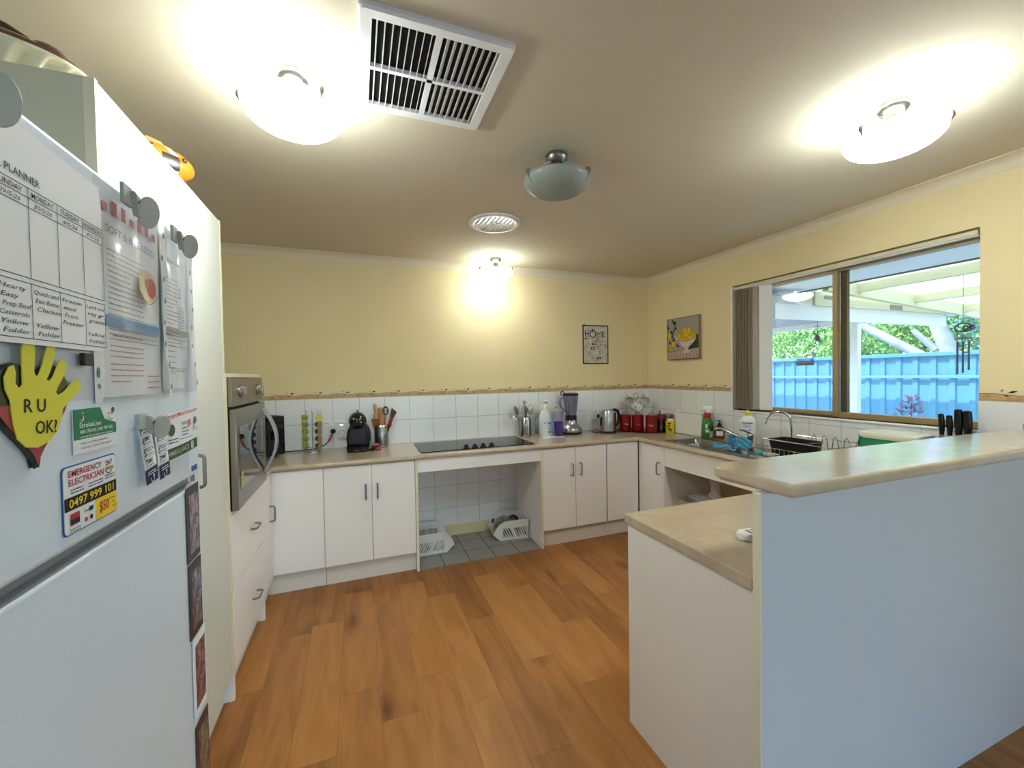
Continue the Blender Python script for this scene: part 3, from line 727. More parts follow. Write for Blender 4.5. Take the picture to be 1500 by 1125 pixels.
# electrician magnet
t_ = slip('electrician_magnet', 'white, yellow and black emergency electrician magnet', 'magnet', -2.896, 1.2115, .001)
cw, ch = .12, .086
build('card', B().prism(rrect(0, 0, cw, ch, .006), 0, .001), mat('card_white', 'E8EAEE', .35), t_)
build('blue_border', B().prism(rrect(-.0018, -.0018, cw+.0018, ch+.0018, .007), -.0006, .0004), mat('card_blue', '2F539C', .4), t_)
build('black_band', B().rect(0, .03, cw, .0475, .0013), BLACKM, t_)
build('yellow_field', B().flat([(.066, .0305), (.066, .0), (cw-.005, .0), (cw, .005), (cw, .0305)], .0013), mat('card_yellow', 'F0CC1E', .4), t_)
b = B().m(0).text('EMERGENCY', .009, .0735, .0082, .074, .0018, bold=.012).text('ELECTRICIAN', .009, .062, .0082, .078, .0018, bold=.012).text('$50', .0745, .0095, .0145, .023, .0018, bold=.012)
b.m(1).text('0497 999 101', .0085, .0335, .0108, .103, .0018, bold=.014)
b.m(2).text('24/7', .0935, .073, .0075, .0165, .0018, bold=.012).greek(.012, .042, .0555, .004, 2, .0022, .0018, 2).greek(.05, .085, .0555, .004, 2, .0022, .0018, 5).greek(.09, .115, .0575, .0038, 2, .0022, .0018, 6).greek(.008, .03, .0045, .003, 2, .0018, .0018, 8)
b.stroke(arc(.1015, .069, .0085, PI*1.05, PI*1.95, 8), .0012, .0017); b.disc(.0545, .0095, .0034, .0018)
b.m(3).rect(.092, .066, .113, .0705, .0019)
b.m(0).rect(.01, .018, .029, .0255, .0018).disc(.0425, .0095, .0032, .0018); b.m(2).rect(.01, .0105, .029, .018, .0018); b.m(4).rect(.05, .0185, .059, .0245, .0018).text('Bvsl', .039, .019, .0045, .009, .0018)
b.m(2).text('OFF', .098, .021, .0032, .006, .0018).text('your', .1065, .021, .0035, .008, .0018).text('first', .1065, .0145, .0035, .007, .0018).text('service', .1065, .008, .0035, .012, .0018)
build('lettering', b, [REDP, mat('phone_yellow', 'F4D52A', .4), INK, mat('gold_banner', 'B8862E', .4), NAVY], t_)
# clip magnets
CLIP = mat('clip_grey', 'B6B9B0', .4)
def clip(label, y, z, s=1.0, rot=0., off=.0):
    t_ = thing('clip_magnet', label, 'magnet', M=onleft(y, z, FXX+off) @ Matrix.Rotation(rot, 4, 'Z'))
    build('back_plate', B().prism(rrect(-.014*s, -.012*s, .014*s, .03*s, .003), 0, .006), CLIP, t_)
    build('lever', B().at(Matrix.Translation((0, .004*s, .012)) @ Matrix.Rotation(.55, 4, 'X')).prism([(x, y_) for x, y_ in rrect(-.013*s, -.02*s, .013*s, .022*s, .012*s, 6)], -.002, .004, .0015), CLIP, t_)
    build('hinge', B().cyl((-.016*s, .002, .009), (.016*s, .002, .009), .004, n=12), NICKEL, t_)
    return t_
def clip2(label, y, z, s=1., off=.0, ang=-.9):
    """round-paddled clip: flat plate on the door with a disc lever standing out"""
    t_ = thing('clip_magnet', label, 'magnet', M=onleft(y, z, FXX+off))
    build('back_plate', B().box(-.034*s, -.002*s, 0, -.006*s, .03*s, .005, .001), CLIP, t_)
    build('jaw', B().prism([(-.014*s, .024*s), (.004*s, .02*s), (.008*s, -.012*s), (-.006*s, -.014*s), (-.008*s, .004*s)], .004, .012, .002), CLIP, t_)
    M_ = Matrix.Translation((.008*s, -.002*s, .02)) @ Matrix.Rotation(ang, 4, 'Y') @ Matrix.Rotation(.25, 4, 'X')
    build('lever', B().at(M_).prism([(x*s, y_*s) for x, y_ in [(.019*math.cos(a)*.8, .026*math.sin(a)) for a in [2*PI*i/20 for i in range(20)]]], -.003, .003, .0015), CLIP, t_)
    build('rivet', B().cyl((-.004*s, .01*s, .01), (-.004*s, .01*s, .0135), .0025, n=10), NICKEL, t_)
    return t_
clip2('grey clip magnet holding the crinkled diet sheet sleeve', -2.72, 1.695, 1., .01)
clip2('grey clip magnet holding the grey printed sheet at the door edge', -2.535, 1.693, .95, .01)
clip2('grey clip magnet at the top edge of the meal planner', -3.032, 1.69, 1., .011)
clip2('grey clip magnet holding the two stroke warning bookmarks', -2.685, 1.328, .85, .006, -.75)
# stroke bookmarks
def bookmark(y, z, rot, off, label):
    t_ = thing('bookmark', label, 'card', M=onleft(y, z, FXX+off) @ Matrix.Rotation(rot, 4, 'Z'), group='stroke warning bookmarks')
    W, Hh = .044, .106
    build('card', B().surf(lambda u, v: (u*W, -Hh*v, .006*math.sin(v*PI*.5)), 2, 8), PAPER, t_)
    b = B(); zf = lambda y: .006*math.sin((-y/Hh)*PI*.5)+.0007
    for i, (a, r_) in enumerate((('F', 'ACE'), ('A', 'RMS'), ('S', 'PEECH'), ('T', 'IME'))):
        y0 = -.018-.0195*i; q = zf(y0)
        b.m(0).text(a, .004, y0, .014, .008, q, bold=.02).text(r_, .0125, y0+.006, .008, .0065*len(r_) if len(r_) < 4 else .026, q, bold=.01)
        b.m(1).greek(.0125, .038, y0+.001, .003, 1, .0026, q, i+1); b.m(1).rect(.001, y0-.0028, W-.001, y0-.0022, zf(y0-.0028))
    build('lettering', b, [mat('ink_teal', '1F5A55', .6), mat('ink_slate', '3A3F58', .6)], t_)
    b = B().surf(lambda u, v: (u*W, -.08-.026*v, zf(-.08-.026*v)), 1, 4)
    f_ = build('navy_foot', b, NAVY, t_)
    b = B().greek(.006, .038, -.086, .004, 2, .0026, .0077, 2); b.stroke(arc(.021, -.0985, .006, PI*.9, PI*2.1, 8), .0016, .0077); b.disc(.026, -.0945, .0028, .0077)
    build('lettering', b, WHITEI, f_)
bookmark(-2.716, 1.334, .1, .006, 'stroke warning bookmark under the clip, the one with its full left edge showing')
bookmark(-2.658, 1.332, .06, .005, 'stroke warning bookmark tucked beside the medical information leaflet')
# emergency leaflet
t_ = slip('emergency_leaflet', 'emergency medical information leaflet with a dark green ambulance strip', 'leaflet', -2.608, 1.25, .003)
W, Hh = .155, .094
zf = lambda u: .005*math.sin(u*PI)+.006*u*u*u
fx = lambda u, y: (u*W, y+u*.008, zf(u)+.001)
build('page', B().surf(lambda u, v: fx(u, v*Hh), 12, 4), PAPER, t_)
build('green_strip', B().surf(lambda u, v: (lambda p: (p[0], p[1], p[2]+.0006))(fx(u*.97, .001+.022*v)), 10, 1), mat('strip_green', '3E5A40', .5), t_)
b = B().m(0).text('Emergency Medical Information Book', .006, .0835, .0085, .145, .0, rot=.05, bold=.006)
b.m(1).text('AMBULANCE', .008, .0085, .0095, .09, 0, rot=.05, bold=.01); b.m(1).rect(.108, .01, .124, .026, 0)
b.m(2).disc(.024, .06, .012, 0, 16); b.m(3).disc(.105, .068, .008, 0, 14); b.m(4).disc(.138, .07, .0085, 0, 14); b.m(5).text('Rotary', .065, .066, .008, .032, 0, rot=.05).greek(.065, .1, .058, .007, 3, .003, 0, 4).greek(.012, .05, .04, .006, 2, .003, 0, 5).greek(.12, .15, .054, .005, 2, .002, 0, 6).greek(.055, .12, .037, .005, 1, .002, 0, 7)
for v in b.bm.verts: v.co.z = zf(min(1, max(0, v.co.x/W)))+.0028
build('lettering', b, [mat('leaflet_red', 'C8433A', .6), mat('strip_pale', 'B9C9A8', .6), mat('badge_olive', '44603F', .6), mat('badge_pink', 'CC8E80', .6), mat('badge_brown', '8E6A58', .6), mat('ink_slate', '3A3F58', .6)], t_)
# photo cards down the edge of the lower door
def photo_mat(name, cols, sc):
    t = NT(name); tc = t.n('ShaderNodeTexCoord'); n = t.n('ShaderNodeTexNoise'); n.inputs['Scale'].default_value = sc; n.inputs['Detail'].default_value = 6; n.inputs['Distortion'].default_value = 2
    mp = t.n('ShaderNodeMapping'); mp.inputs['Scale'].default_value = (2.2, 1, 1); t.l(tc.outputs['Object'], mp.inputs[0]); t.l(mp.outputs[0], n.inputs['Vector'])
    t.l(t.ramp(n.outputs['Fac'], cols), t.b.inputs['Base Color']); t.b.inputs['Roughness'].default_value = .3; return t.m
CARDB = mat('photo_dark_border', '3A2A2A', .35)
cards = [(-2.508, 1.008, .074, .166, 'photo card with an orange plant on the fridge door, topmost of four', CARDB, [(.3, '2E2228'), (.45, '6E5660'), (.58, 'A8A0B0'), (.7, 'C06A48')]),
         (-2.506, .838, .074, .165, 'dark photo card with pale twigs, second from the top on the fridge door', CARDB, [(.3, '2A2022'), (.45, '5A4648'), (.58, '8A8698'), (.72, 'C8B49A')]),
         (-2.498, .655, .078, .178, 'white bordered photo card with dark red leaves, third down the fridge door', PAPER, [(.3, '3A1C22'), (.45, '6E3540'), (.58, '9A7A80'), (.72, 'A89A50')]),
         (-2.494, .464, .078, .172, 'brown photo card nearest the floor on the fridge door', CARDB, [(.3, '2A2020'), (.45, '5E4C44'), (.58, '8A7A70'), (.72, 'A8985E')])]
for i, (y, z, W, Hh, lb, bm0, cols) in enumerate(cards):
    t_ = slip('photo_card', lb, 'photo', y, z, .0015, 'photo cards on the lower fridge door')
    build('border', B().box(0, 0, 0, W, Hh, .001), bm0, t_)
    build('picture', B().rect(.014, .016, W-.006, Hh-.02, .0014), photo_mat('photo_print_%s' % 'abcd'[i], cols, 22), t_)
# ------------------------------------------------------------------ on top of the pantry
t_ = thing('tureen', 'brown lidded ceramic tureen with a cream fluted base on top of the pantry', 'tureen', (-3.71, -2.262, PZ), .06)
CER = mat('ceramic_cream', 'D8D2B8', .15, coat=.3); CEB = mat('ceramic_brown', '4E2A18', .12, coat=.5, var=.25, vscale=12)
fl = lambda a, z: .06*math.cos(a*20) if z < .068 else 0
build('dish', B().lathe([(0, .0), (.1, .0), (.118, .006), (.148, .04), (.168, .064), (.185, .07), (.187, .076), (.165, .078), (0, .078)], 176, 1.12, .66, flute=fl), CER, t_)
ld = build('lid', B().lathe([(.183, .076), (.178, .09), (.155, .102), (.12, .112), (.08, .118), (.04, .12), (0, .121)], 48, 1.1, .64), CEB, t_)
build('handle', B().tube([(-.21, 0, .1), (-.17, 0, .135), (-.12, 0, .157), (-.07, 0, .168), (-.02, 0, .17), (.03, 0, .164), (.065, 0, .152), (.098, 0, .132), (.125, 0, .106)], [.035, .034, .03, .022, .014, .012, .011, .011, .011], 16).ell((.135, 0, .1), (.04, .045, .03), 18, 12), CEB, ld)
t_ = thing('fish_ornament', 'orange and white striped fish ornament on top of the pantry', 'ornament', (-3.505, -1.865, PZ+.002), -.9)
fb = B().ell((0, 0, .058), (.036, .105, .058), 24, 28)
for f in fb.bm.faces:
    y = f.calc_center_median().y
    f.material_index = 1 if (.018 < y < .036 or -.05 < y < -.03) else (2 if (.012 < y <= .018 or .036 <= y < .044 or -.056 < y <= -.05 or -.03 <= y < -.024) else 0)
OR = mat('fish_orange', 'D9811F', .3, coat=.3, var=.15, vscale=30)
build('body', fb, [OR, mat('fish_white', 'E8DCC8', .3), mat('fish_black', '2A1A10', .3)], t_)
build('eye', B().m(0).ell((.0265, .062, .078), (.006, .012, .012), 12, 8).m(1).ell((.031, .064, .078), (.003, .0075, .0075), 10, 6), [OR, BLACK], t_)
build('tail', B().at(Matrix(((0, 0, 1, 0), (1, 0, 0, 0), (0, 1, 0, 0), (0, 0, 0, 1)))).prism([(-.095, .055), (-.135, .09), (-.128, .055), (-.135, .02)], -.006, .006, .002), OR, t_)
build('fin', B().at(Matrix(((0, 0, 1, 0), (1, 0, 0, 0), (0, 1, 0, 0), (0, 0, 0, 1)))).prism([(-.05, .1), (-.03, .128), (.01, .124), (.02, .108)], -.004, .004), OR, t_)
ZW = .8475
# ------------------------------------------------------------------ cooktop
GLB = mat('hob_glass', '08080A', .08, spec=.3)
t_ = thing('cooktop', 'black glass cooktop with four knobs set in the back bench', 'cooktop', (-2.014, -.29, ZW))
build('glass', B().prism(rrect(-.455, -.245, .455, .21, .008), 0, .006, .002), GLB, t_)
for i in range(4):
    k = build('knob', B().at(Matrix.Translation((-.105+.068*i, -.208, .006))).lathe([(0, 0), (.024, 0), (.024, .006), (.017, .009), (.015, .022), (.012, .026), (0, .026)], 20), BLACKM, t_)
# ------------------------------------------------------------------ microwave and capsules
t_ = thing('microwave', 'black microwave standing diagonally in the left corner', 'microwave', (-3.70, -.245, ZW+.002), PI/4)
build('case', B().box(-.245, -.165, .012, .245, .165, .292, .006), BLACKM, t_)
d = build('door', B().box(-.245, -.181, .014, .13, -.166, .29, .003), mat('gloss_black', '050505', .06, coat=.4), t_)
build('control_panel', B().box(.133, -.181, .014, .245, -.166, .29, .003), mat('gloss_black', '050505', .06, coat=.4), t_)
build('handle', B().tube([(.11, -.181, .05), (.11, -.2, .06), (.11, -.2, .24), (.11, -.181, .25)], .006, 8), BLACK, d)
for x in (-.2, .2):
    build('foot', B().cyl((x, -.13, 0), (x, -.13, .014), .015), RUBBER, t_); 
t_ = thing('capsule_stand', 'chrome wire capsule stand with green and brown coffee capsules', 'capsule stand', (-3.225, -.105, ZW), .1)
build('base', B().lathe([(0, 0), (.045, 0), (.045, .004), (.01, .012), (.006, .016), (0, .016)], 24), CHROME, t_)
build('post', B().cyl((0, 0, .01), (0, 0, .31), .004), CHROME, t_)
cols = [(-.05, -.015), (.045, -.028), (-.02, .05), (.05, .045)]
for i, (x, y) in enumerate(cols):
    L = math.hypot(x, y); c, s = x/L, y/L; b = B()
    for q in (-1, 1):
        ox, oy = -s*.02*q, c*.02*q
        b.tube([(0, 0, .02), (x*.5+ox, y*.5+oy, .02), (x+ox, y+oy, .03), (x+ox, y+oy, .318), (x+ox+c*.008, y+oy+s*.008, .322)], .0013, 6)
    b.tube([(x-s*.02, y+c*.02, .026), (x*1.4, y*1.4, .024), (x+s*.02, y-c*.02, .026)], .0013, 6)
    build('rail', b, CHROME, t_)
CG, CBR, CLID = mat('capsule_green', '8C9A22', .35), mat('capsule_brown', '6A4A2C', .4, var=.5, vscale=120), mat('capsule_lid', 'C2CC3C', .35)
def capsule(x, y, z, ang, m_, lab, grp):
    M_ = Matrix.Translation((x, y, z)) @ Matrix.Rotation(ang, 4, 'Z') @ Matrix.Rotation(PI/2, 4, 'Y')
    t_ = thing('coffee_capsule', lab, 'coffee capsule', M=M_, group=grp)
    build('cup', B().lathe([(0, -.03), (.014, -.03), (.017, -.027), (.0215, .0), (.0215, .003)], 18), m_, t_)
    build('lid', B().lathe([(.0215, .003), (.0262, .003), (.0262, .0048), (0, .0052)], 18), CLID if m_ is CG else mat('lid_cream', 'A08A62', .4), t_)
    return t_
g0 = capsule(-3.225-.058, -.128, ZW+.05, PI+.45, CG, 'green coffee capsule in the left column of the chrome stand, lowest of five', 'green coffee capsules')
for i in range(1, 5): dup(g0, M=Matrix.Translation((0, 0, .054*i)) @ g0.matrix_world, label='green coffee capsule in the left column of the chrome stand, '+('', 'second from the bottom', 'third from the bottom', 'fourth from the bottom', 'topmost')[i])
b0 = capsule(-3.225+.052, -.15, ZW+.05, -.55, CBR, 'brown coffee capsule in the right column of the chrome stand, lowest of them', 'brown coffee capsules')
for i in range(1, 4): dup(b0, M=Matrix.Translation((0, 0, .054*i)) @ b0.matrix_world, label='brown coffee capsule in the right column of the chrome stand, '+('', 'second from the bottom', 'third from the bottom', 'topmost brown one')[i])
capsule(-3.225+.05, -.158, ZW+.05+.054*4, -PI/2+.2, CG, 'single green capsule on top of the brown column, its lid facing out', None)
# ------------------------------------------------------------------ sockets and leads
def socket(x, label):
    t_ = thing('power_outlet', label, 'power outlet', M=onback(x, 1.003, -.006))
    build('plate', B().prism(rrect(-.058, -.036*1.55, .058, .036*1.55, .006), 0, .009, .002), WHITEP, t_)
    for q in (-.028, .028):
        build('switch', B().box(q-.008, .022, .009, q+.008, .042, .013, .002), mat('switch_white', 'FAFAF6', .3), t_)
        build('pin_slot', B().at(Matrix.Translation((q, -.01, .0092))).stroke([(-.009, .008), (-.004, .0)], .0022).stroke([(.009, .008), (.004, .0)], .0022).stroke([(0, -.008), (0, -.015)], .0022), DARKHOLE, t_)
    return t_
socket(-3.058, 'white double power outlet on the tiles left of the coffee machine')
socket(-.655, 'white double power outlet on the tiles behind the kettle')
t_ = thing('outlet_adapter', 'white plug-in adapter with a blue light on the left power outlet', 'adapter', M=onback(-3.02, .995, -.015))
build('case', B().prism(rrect(-.034, -.062, .034, .062, .008), 0, .035, .005, 3), WHITEP, t_)
build('light', B().prism(rrect(-.012, .036, .012, .044, .003), .035, .0355), mat('blue_led', '5060E0', .3, emit='6A7AFF', es=1.5), t_)
build('ring', B().tube([(.019*math.cos(a), -.022+.019*math.sin(a), .035) for a in [2*PI*i/28 for i in range(28)]], .0016, 6, closed=True), mat('grey_ring', '8C8C90', .4), t_)
t_ = thing('power_lead', 'black power cord with a red sleeve running from the left outlet to the microwave', 'power cord')
build('plug', B().at(onback(-3.085, .985, -.016)).lathe([(0, 0), (.02, 0), (.02, .012), (.014, .02), (.008, .026), (0, .026)], 16), BLACK, t_)
cp = [(-3.085, -.045, .982), (-3.09, -.055, .965), (-3.098, -.06, .945), (-3.115, -.065, .915), (-3.145, -.065, .885), (-3.185, -.06, .866), (-3.25, -.045, .857), (-3.35, -.04, .853), (-3.45, -.045, .852), (-3.6, -.045, .852)]
build('cable', B().tube(cp, .0042, 8), BLACK, t_)
build('sleeve', B().tube(cp[1:4], .0085, 10), mat('sleeve_red', 'B3262C', .45), t_)
# ------------------------------------------------------------------ coffee machine
t_ = thing('coffee_machine', 'small black rounded capsule coffee machine on the back bench', 'coffee machine', (-2.9, -.185, ZW), -.1)
GB = mat('machine_black', '17181A', .22, coat=.2); GB2 = mat('machine_grey', '2E3033', .3)
build('base', B().prism(rrect(-.075, -.105, .08, .09, .03, 6), 0, .028, .004), GB, t_)
build('drip_tray', B().lathe([(0, .02), (.07, .02), (.086, .033), (.088, .038), (0, .036)], 28, 1, .85, 0, -.06), GB, t_)
sil = [(-.08, .035), (.082, .035), (.092, .09), (.09, .13), (.078, .17), (.06, .2), (-.055, .2), (-.075, .15), (-.083, .09)]
build('body', B().at(FR((0, .08, 0), (1, 0, 0), (0, 0, 1))).prism(sil, -.02, .1, .012, 3), GB, t_)
build('water_panel', B().at(FR((0, -.02, 0), (1, 0, 0), (0, 0, 1))).prism([(-.062, .05), (.055, .05), (.052, .19), (-.05, .19)], .0, .004, .0015), GB2, t_)
h = build('head', B().ell((0, -.0, .228), (.066, .085, .068), 24, 16), GB, t_)
build('lever', B().tube([(0, -.01, .285), (0, .005, .302), (0, .03, .305)], .006, 8), GB, h)
for x, z in ((-.02, .25), (.024, .248), (-.012, .225), (.03, .222)):
    build('button', B().ell((x, -.079+.02*abs(x)/.03*.3, z), (.008, .005, .006), 12, 8), CHROME, h)
build('badge', B().at(onback(0, .012, -.106)).rect(-.014, 0, .014, .007, .0012), mat('badge_silver', 'A8A8A8', .3, .8), t_)
t_ = thing('coiled_lead', 'small coiled black lead with red plugs beside the coffee machine', 'lead', (-2.775, -.235, ZW))
b = B()
for k in range(3):
    b.tube([((.03-.004*k)*math.cos(a), (.03-.004*k)*math.sin(a)*.7, .008+.011*k+.012*math.sin(a+k)) for a in [2*PI*i/20 for i in range(20)]], .0045, 6, closed=True)
b.tube([(-.03, 0, .01), (-.045, -.01, .006), (-.05, -.02, .006)], .0045, 6)
build('cable', b, BLACK, t_)
for dx, dz in ((.008, .045), (.022, .016)): build('plug', B().box(dx-.016, -.042, dz-.009, dx+.016, -.016, dz+.009, .004), mat('plug_red', 'E0434E', .4), t_)
build('connector', B().ell((-.022, -.03, .014), (.016, .014, .013), 12, 8), BLACK, t_)
# ------------------------------------------------------------------ utensil holders
HOLE = mat('holder_hole', '1A1A1C', .8)
def holder(x, y, label):
    t_ = thing('utensil_holder', label, 'utensil holder', (x, y, ZW), 0)
    build('cup', B().lathe([(0, .001), (.053, .001), (.054, .003), (.054, .176), (.0525, .178), (.051, .176), (.051, .006), (0, .006)], 36), STEEL, t_)
    b = B()
    for j in range(26):
        a = 2*PI*j/26
        if j % 3 == 2: continue
        for k in range(10):
            z = .022+.0145*k; r = .0543; c, s = math.cos(a), math.sin(a); w = .0042
            b.add([(r*c+s*w, r*s-c*w, z), (r*c-s*w, r*s+c*w, z), (r*c-s*w, r*s+c*w, z+.008), (r*c+s*w, r*s-c*w, z+.008)], [(0, 1, 2, 3)])
    build('perforation', b, HOLE, t_)
    return t_
holder(-2.722, -.095, 'perforated steel utensil holder with wooden tools, left of the cooktop')
holder(-1.468, -.12, 'perforated steel utensil holder with metal tools, right of the cooktop')
WD1, WD2, WD3 = mat('wood_light', 'D2AE76', .5, var=.12, vscale=30), mat('wood_mid', 'B5814A', .5, var=.15, vscale=30), mat('wood_dark', '8A5428', .5, var=.15, vscale=30)
def lean(x, y, dx, dy, rot=0.):
    """frame standing in a holder: local z along the handle, leaning towards (dx, dy) per unit height"""
    z = Vector((dx, dy, 1)).normalized(); xax = Vector((math.cos(rot), math.sin(rot), 0)); xax = (xax-z*xax.dot(z)).normalized(); yax = z.cross(xax)
    return Matrix(((xax.x, yax.x, z.x, x), (xax.y, yax.y, z.y, y), (xax.z, yax.z, z.z, ZW+.009), (0, 0, 0, 1)))
hx_, hy_ = -2.722, -.095
t_ = thing('rolling_pin', 'pale wooden rolling pin standing in the left utensil holder', 'rolling pin', M=lean(hx_-.012, hy_+.022, -.1, .02))
build('roller', B().lathe([(0, .02), (.019, .02), (.0215, .026), (.0215, .25), (.019, .256), (0, .256)], 20), WD1, t_)
build('handle', B().lathe([(0, .256), (.009, .256), (.0135, .29), (.015, .31), (.013, .333), (.006, .34), (0, .341)], 16), WD1, t_)
t_ = thing('rolling_pin', 'plain brown wooden rod in the middle of the left utensil holder', 'rolling pin', M=lean(hx_+.012, hy_-.025, -.07, -.03))
build('rod', B().lathe([(0, 0), (.017, 0), (.02, .1), (.02, .25), (.014, .306), (.006, .312), (0, .312)], 18), WD2, t_)
t_ = thing('spatula', 'wide brown wooden spatula at the left of the left utensil holder', 'spatula', M=lean(hx_-.034, hy_-.012, -.07, -.05))
build('handle', B().cyl((0, 0, 0), (0, 0, .16), .006), WD3, t_)
build('blade', B().at(FR((0, 0, 0), (1, 0, 0), (0, 0, 1))).prism([(-.012, .13), (.014, .13), (.026, .16), (.036, .215), (-.026, .225), (-.02, .16)], -.003, .003, .001), WD3, t_)
t_ = thing('slotted_spoon', 'black slotted spoon with a wooden handle in the left utensil holder', 'slotted spoon', M=lean(hx_+.02, hy_+.02, .06, .02))
build('handle', B().tube([(0, 0, 0), (0, 0, .2), (0, 0, .232)], [.006, .007, .009], 8), WD2, t_)
pl = [(.026*math.cos(a), .278+.038*math.sin(a)) for a in [2*PI*i/24 for i in range(24)]]
hd = build('head', B().at(FR((0, 0, 0), (1, 0, 0), (0, 0, 1))).prism(pl, -.004, .003, .001), mat('nylon_dark', '2A1A12', .4), t_)
build('slot', B().at(FR((0, -.0035, 0), (1, 0, 0), (0, 0, 1))).rect(-.013, .255, -.008, .3, .0005).rect(-.003, .252, .003, .303, .0005).rect(.008, .255, .013, .3, .0005), mat('slot_pale', 'D8CFC4', .6), hd)
t_ = thing('spatula', 'brown spatula with a red collar leaning right in the left utensil holder', 'spatula', M=lean(hx_+.02, hy_-.01, .27, -.02))
build('handle', B().cyl((0, 0, 0), (0, 0, .16), .0065), BLACK, t_)
build('collar', B().tube([(0, 0, .15), (0, 0, .17), (0, 0, .235)], [.012, .016, .01], 12), mat('collar_red', 'A81E20', .35), t_)
build('blade', B().at(FR((0, 0, 0), (1, 0, 0), (0, 0, 1))).prism([(-.012, .2), (.012, .205), (.03, .285), (-.018, .31)], -.003, .003, .001), mat('blade_brown', '5A3420', .45), t_)
hx_, hy_ = -1.468, -.12
def spoonhead(b, c, r, dpt, R=None): b.ell(c, (r[0], dpt, r[1]), 16, 10, R)
t_ = thing('ladle', 'steel ladle with its bowl hanging out to the left of the right holder', 'ladle', M=lean(hx_-.02, hy_-.01, -.2, -.02))
build('handle', B().tube([(0, 0, 0), (0, 0, .16), (-.012, 0, .2), (-.035, 0, .205)], .004, 8), STEEL, t_)
build('bowl', B().at(Matrix.Translation((-.06, 0, .185)) @ Matrix.Rotation(.25, 4, 'Y')).lathe([(.036, -.004), (.034, .006), (.024, .02), (.012, .026), (0, .027)], 20), STEEL, t_)
t_ = thing('strainer_spoon', 'steel skimmer leaning left in the right utensil holder', 'skimmer', M=lean(hx_-.015, hy_+.02, -.27, .05, .2))
build('handle', B().cyl((0, 0, 0), (0, 0, .2), .004), STEEL, t_)
build('head', B().ell((0, 0, .235), (.022, .006, .045), 16, 10), mat('steel_dark', '7C7770', .35, 1.), t_)
t_ = thing('whisk', 'steel balloon whisk standing upright in the right utensil holder', 'whisk', M=lean(hx_+.0, hy_+.01, .0, .02))
build('handle', B().cyl((0, 0, 0), (0, 0, .17), .007), STEEL, t_)
b = B()
for k in range(5):
    a = PI*k/5; c, s = math.cos(a), math.sin(a)
    b.tube([(0, 0, .165)]+[(c*.028*math.sin(PI*i/12)*math.copysign(1, 1), s*.028*math.sin(PI*i/12), .17+.115*i/12) for i in range(1, 12)]+[(0, 0, .287)], .0015, 5)
    b.tube([(0, 0, .165)]+[(-c*.028*math.sin(PI*i/12), -s*.028*math.sin(PI*i/12), .17+.115*i/12) for i in range(1, 12)]+[(0, 0, .287)], .0015, 5)
build('wires', b, STEEL, t_)
build('hanging_ring', B().tube([(.012*math.cos(a), 0, .302+.012*math.sin(a)) for a in [2*PI*i/16 for i in range(16)]], .004, 6, closed=True), mat('steel_dark', '7C7770', .35, 1.), t_)
t_ = thing('fork', 'dark steel serving tool in the middle of the right utensil holder', 'utensil', M=lean(hx_+.005, hy_-.02, -.03, -.02))
build('handle', B().tube([(0, 0, 0), (0, 0, .2), (0, 0, .24)], [.006, .008, .014], 8), mat('steel_dark', '7C7770', .35, 1.), t_)
build('head', B().ell((0, 0, .245), (.016, .006, .028), 12, 8), mat('steel_dark', '7C7770', .35, 1.), t_)
t_ = thing('serving_spoon', 'large steel serving spoon leaning right in the right utensil holder', 'spoon', M=lean(hx_+.02, hy_-.008, .12, -.02))
build('handle', B().cyl((0, 0, 0), (0, 0, .2), .005), STEEL, t_)
build('bowl', B().ell((0, 0, .235), (.028, .009, .048), 18, 12), STEEL, t_)
# ------------------------------------------------------------------ bag, bottle, tumbler, blender, kettle
FILM = thin_glass('bag_film', 'EEF2F2', .16, .15)
t_ = thing('plastic_bag', 'clear plastic bag with a yellow tie behind the white pump bottle', 'bag', (-1.245, -.065, ZW))
def bagf(u, v):
    a = 2*PI*u; w = 1-.25*v; cr = .012*math.sin(a*5+v*9)+.008*math.sin(a*9-v*14)
    return (math.cos(a)*(.105*w+cr), math.sin(a)*(.035*w+cr*.4), .002+.2*v)
build('film', B().surf(bagf, 40, 14), FILM, t_)
build('contents', B().ell((-.07, 0, .075), (.03, .025, .065), 14, 10).at(), mat('bag_contents', '8FA5A5', .5), t_)
build('tie', B().tube([(-.13, .0, .245), (-.09, -.01, .238), (-.03, -.02, .222), (.03, -.02, .228), (.09, -.01, .242), (.12, 0, .248)], .005, 6), mat('tie_yellow', 'DCD64A', .5), t_)
build('tie_end', B().ell((.122, 0, .249), (.009, .007, .007), 10, 6), mat('tie_red', 'B0342C', .5), t_)
t_ = thing('pump_bottle', 'large white pump bottle with a blue label right of the cooktop', 'bottle', (-1.3, -.19, ZW+.001), .15)
MILK = mat('milky_plastic', 'E4E8E8', .35)
build('body', B().lathe([(0, 0), (.06, 0), (.064, .006), (.064, .15), (.06, .19), (.045, .222), (.024, .24), (.022, .25), (0, .25)], 32, 1, .72), MILK, t_)
cp_ = build('cap', B().lathe([(.0, .25), (.027, .25), (.027, .272), (.012, .28), (.009, .3), (0, .3)], 20), WHITEP, t_)
build('pump_head', B().box(-.014, -.03, .3, .014, .014, .33, .006).box(-.006, -.05, .312, .006, -.028, .326, .003), WHITEP, cp_)
build('pump_clip', B().box(-.016, -.034, .303, .008, -.026, .318, .002), mat('teal_clip', '2C8A98', .4), cp_)
def wrap(b, a0, a1, r, sy, z0, z1, n=10):
    P = [(r*math.cos(a0+(a1-a0)*i/n), r*sy*math.sin(a0+(a1-a0)*i/n)) for i in range(n+1)]
    return b.add([(x, y, z0) for x, y in P]+[(x, y, z1) for x, y in P], [(i, i+1, n+2+i, n+1+i) for i in range(n)])
b = B(); A = -PI/2
b.m(0); wrap(b, A-.15, A+.62, .0648, .73, .028, .132)
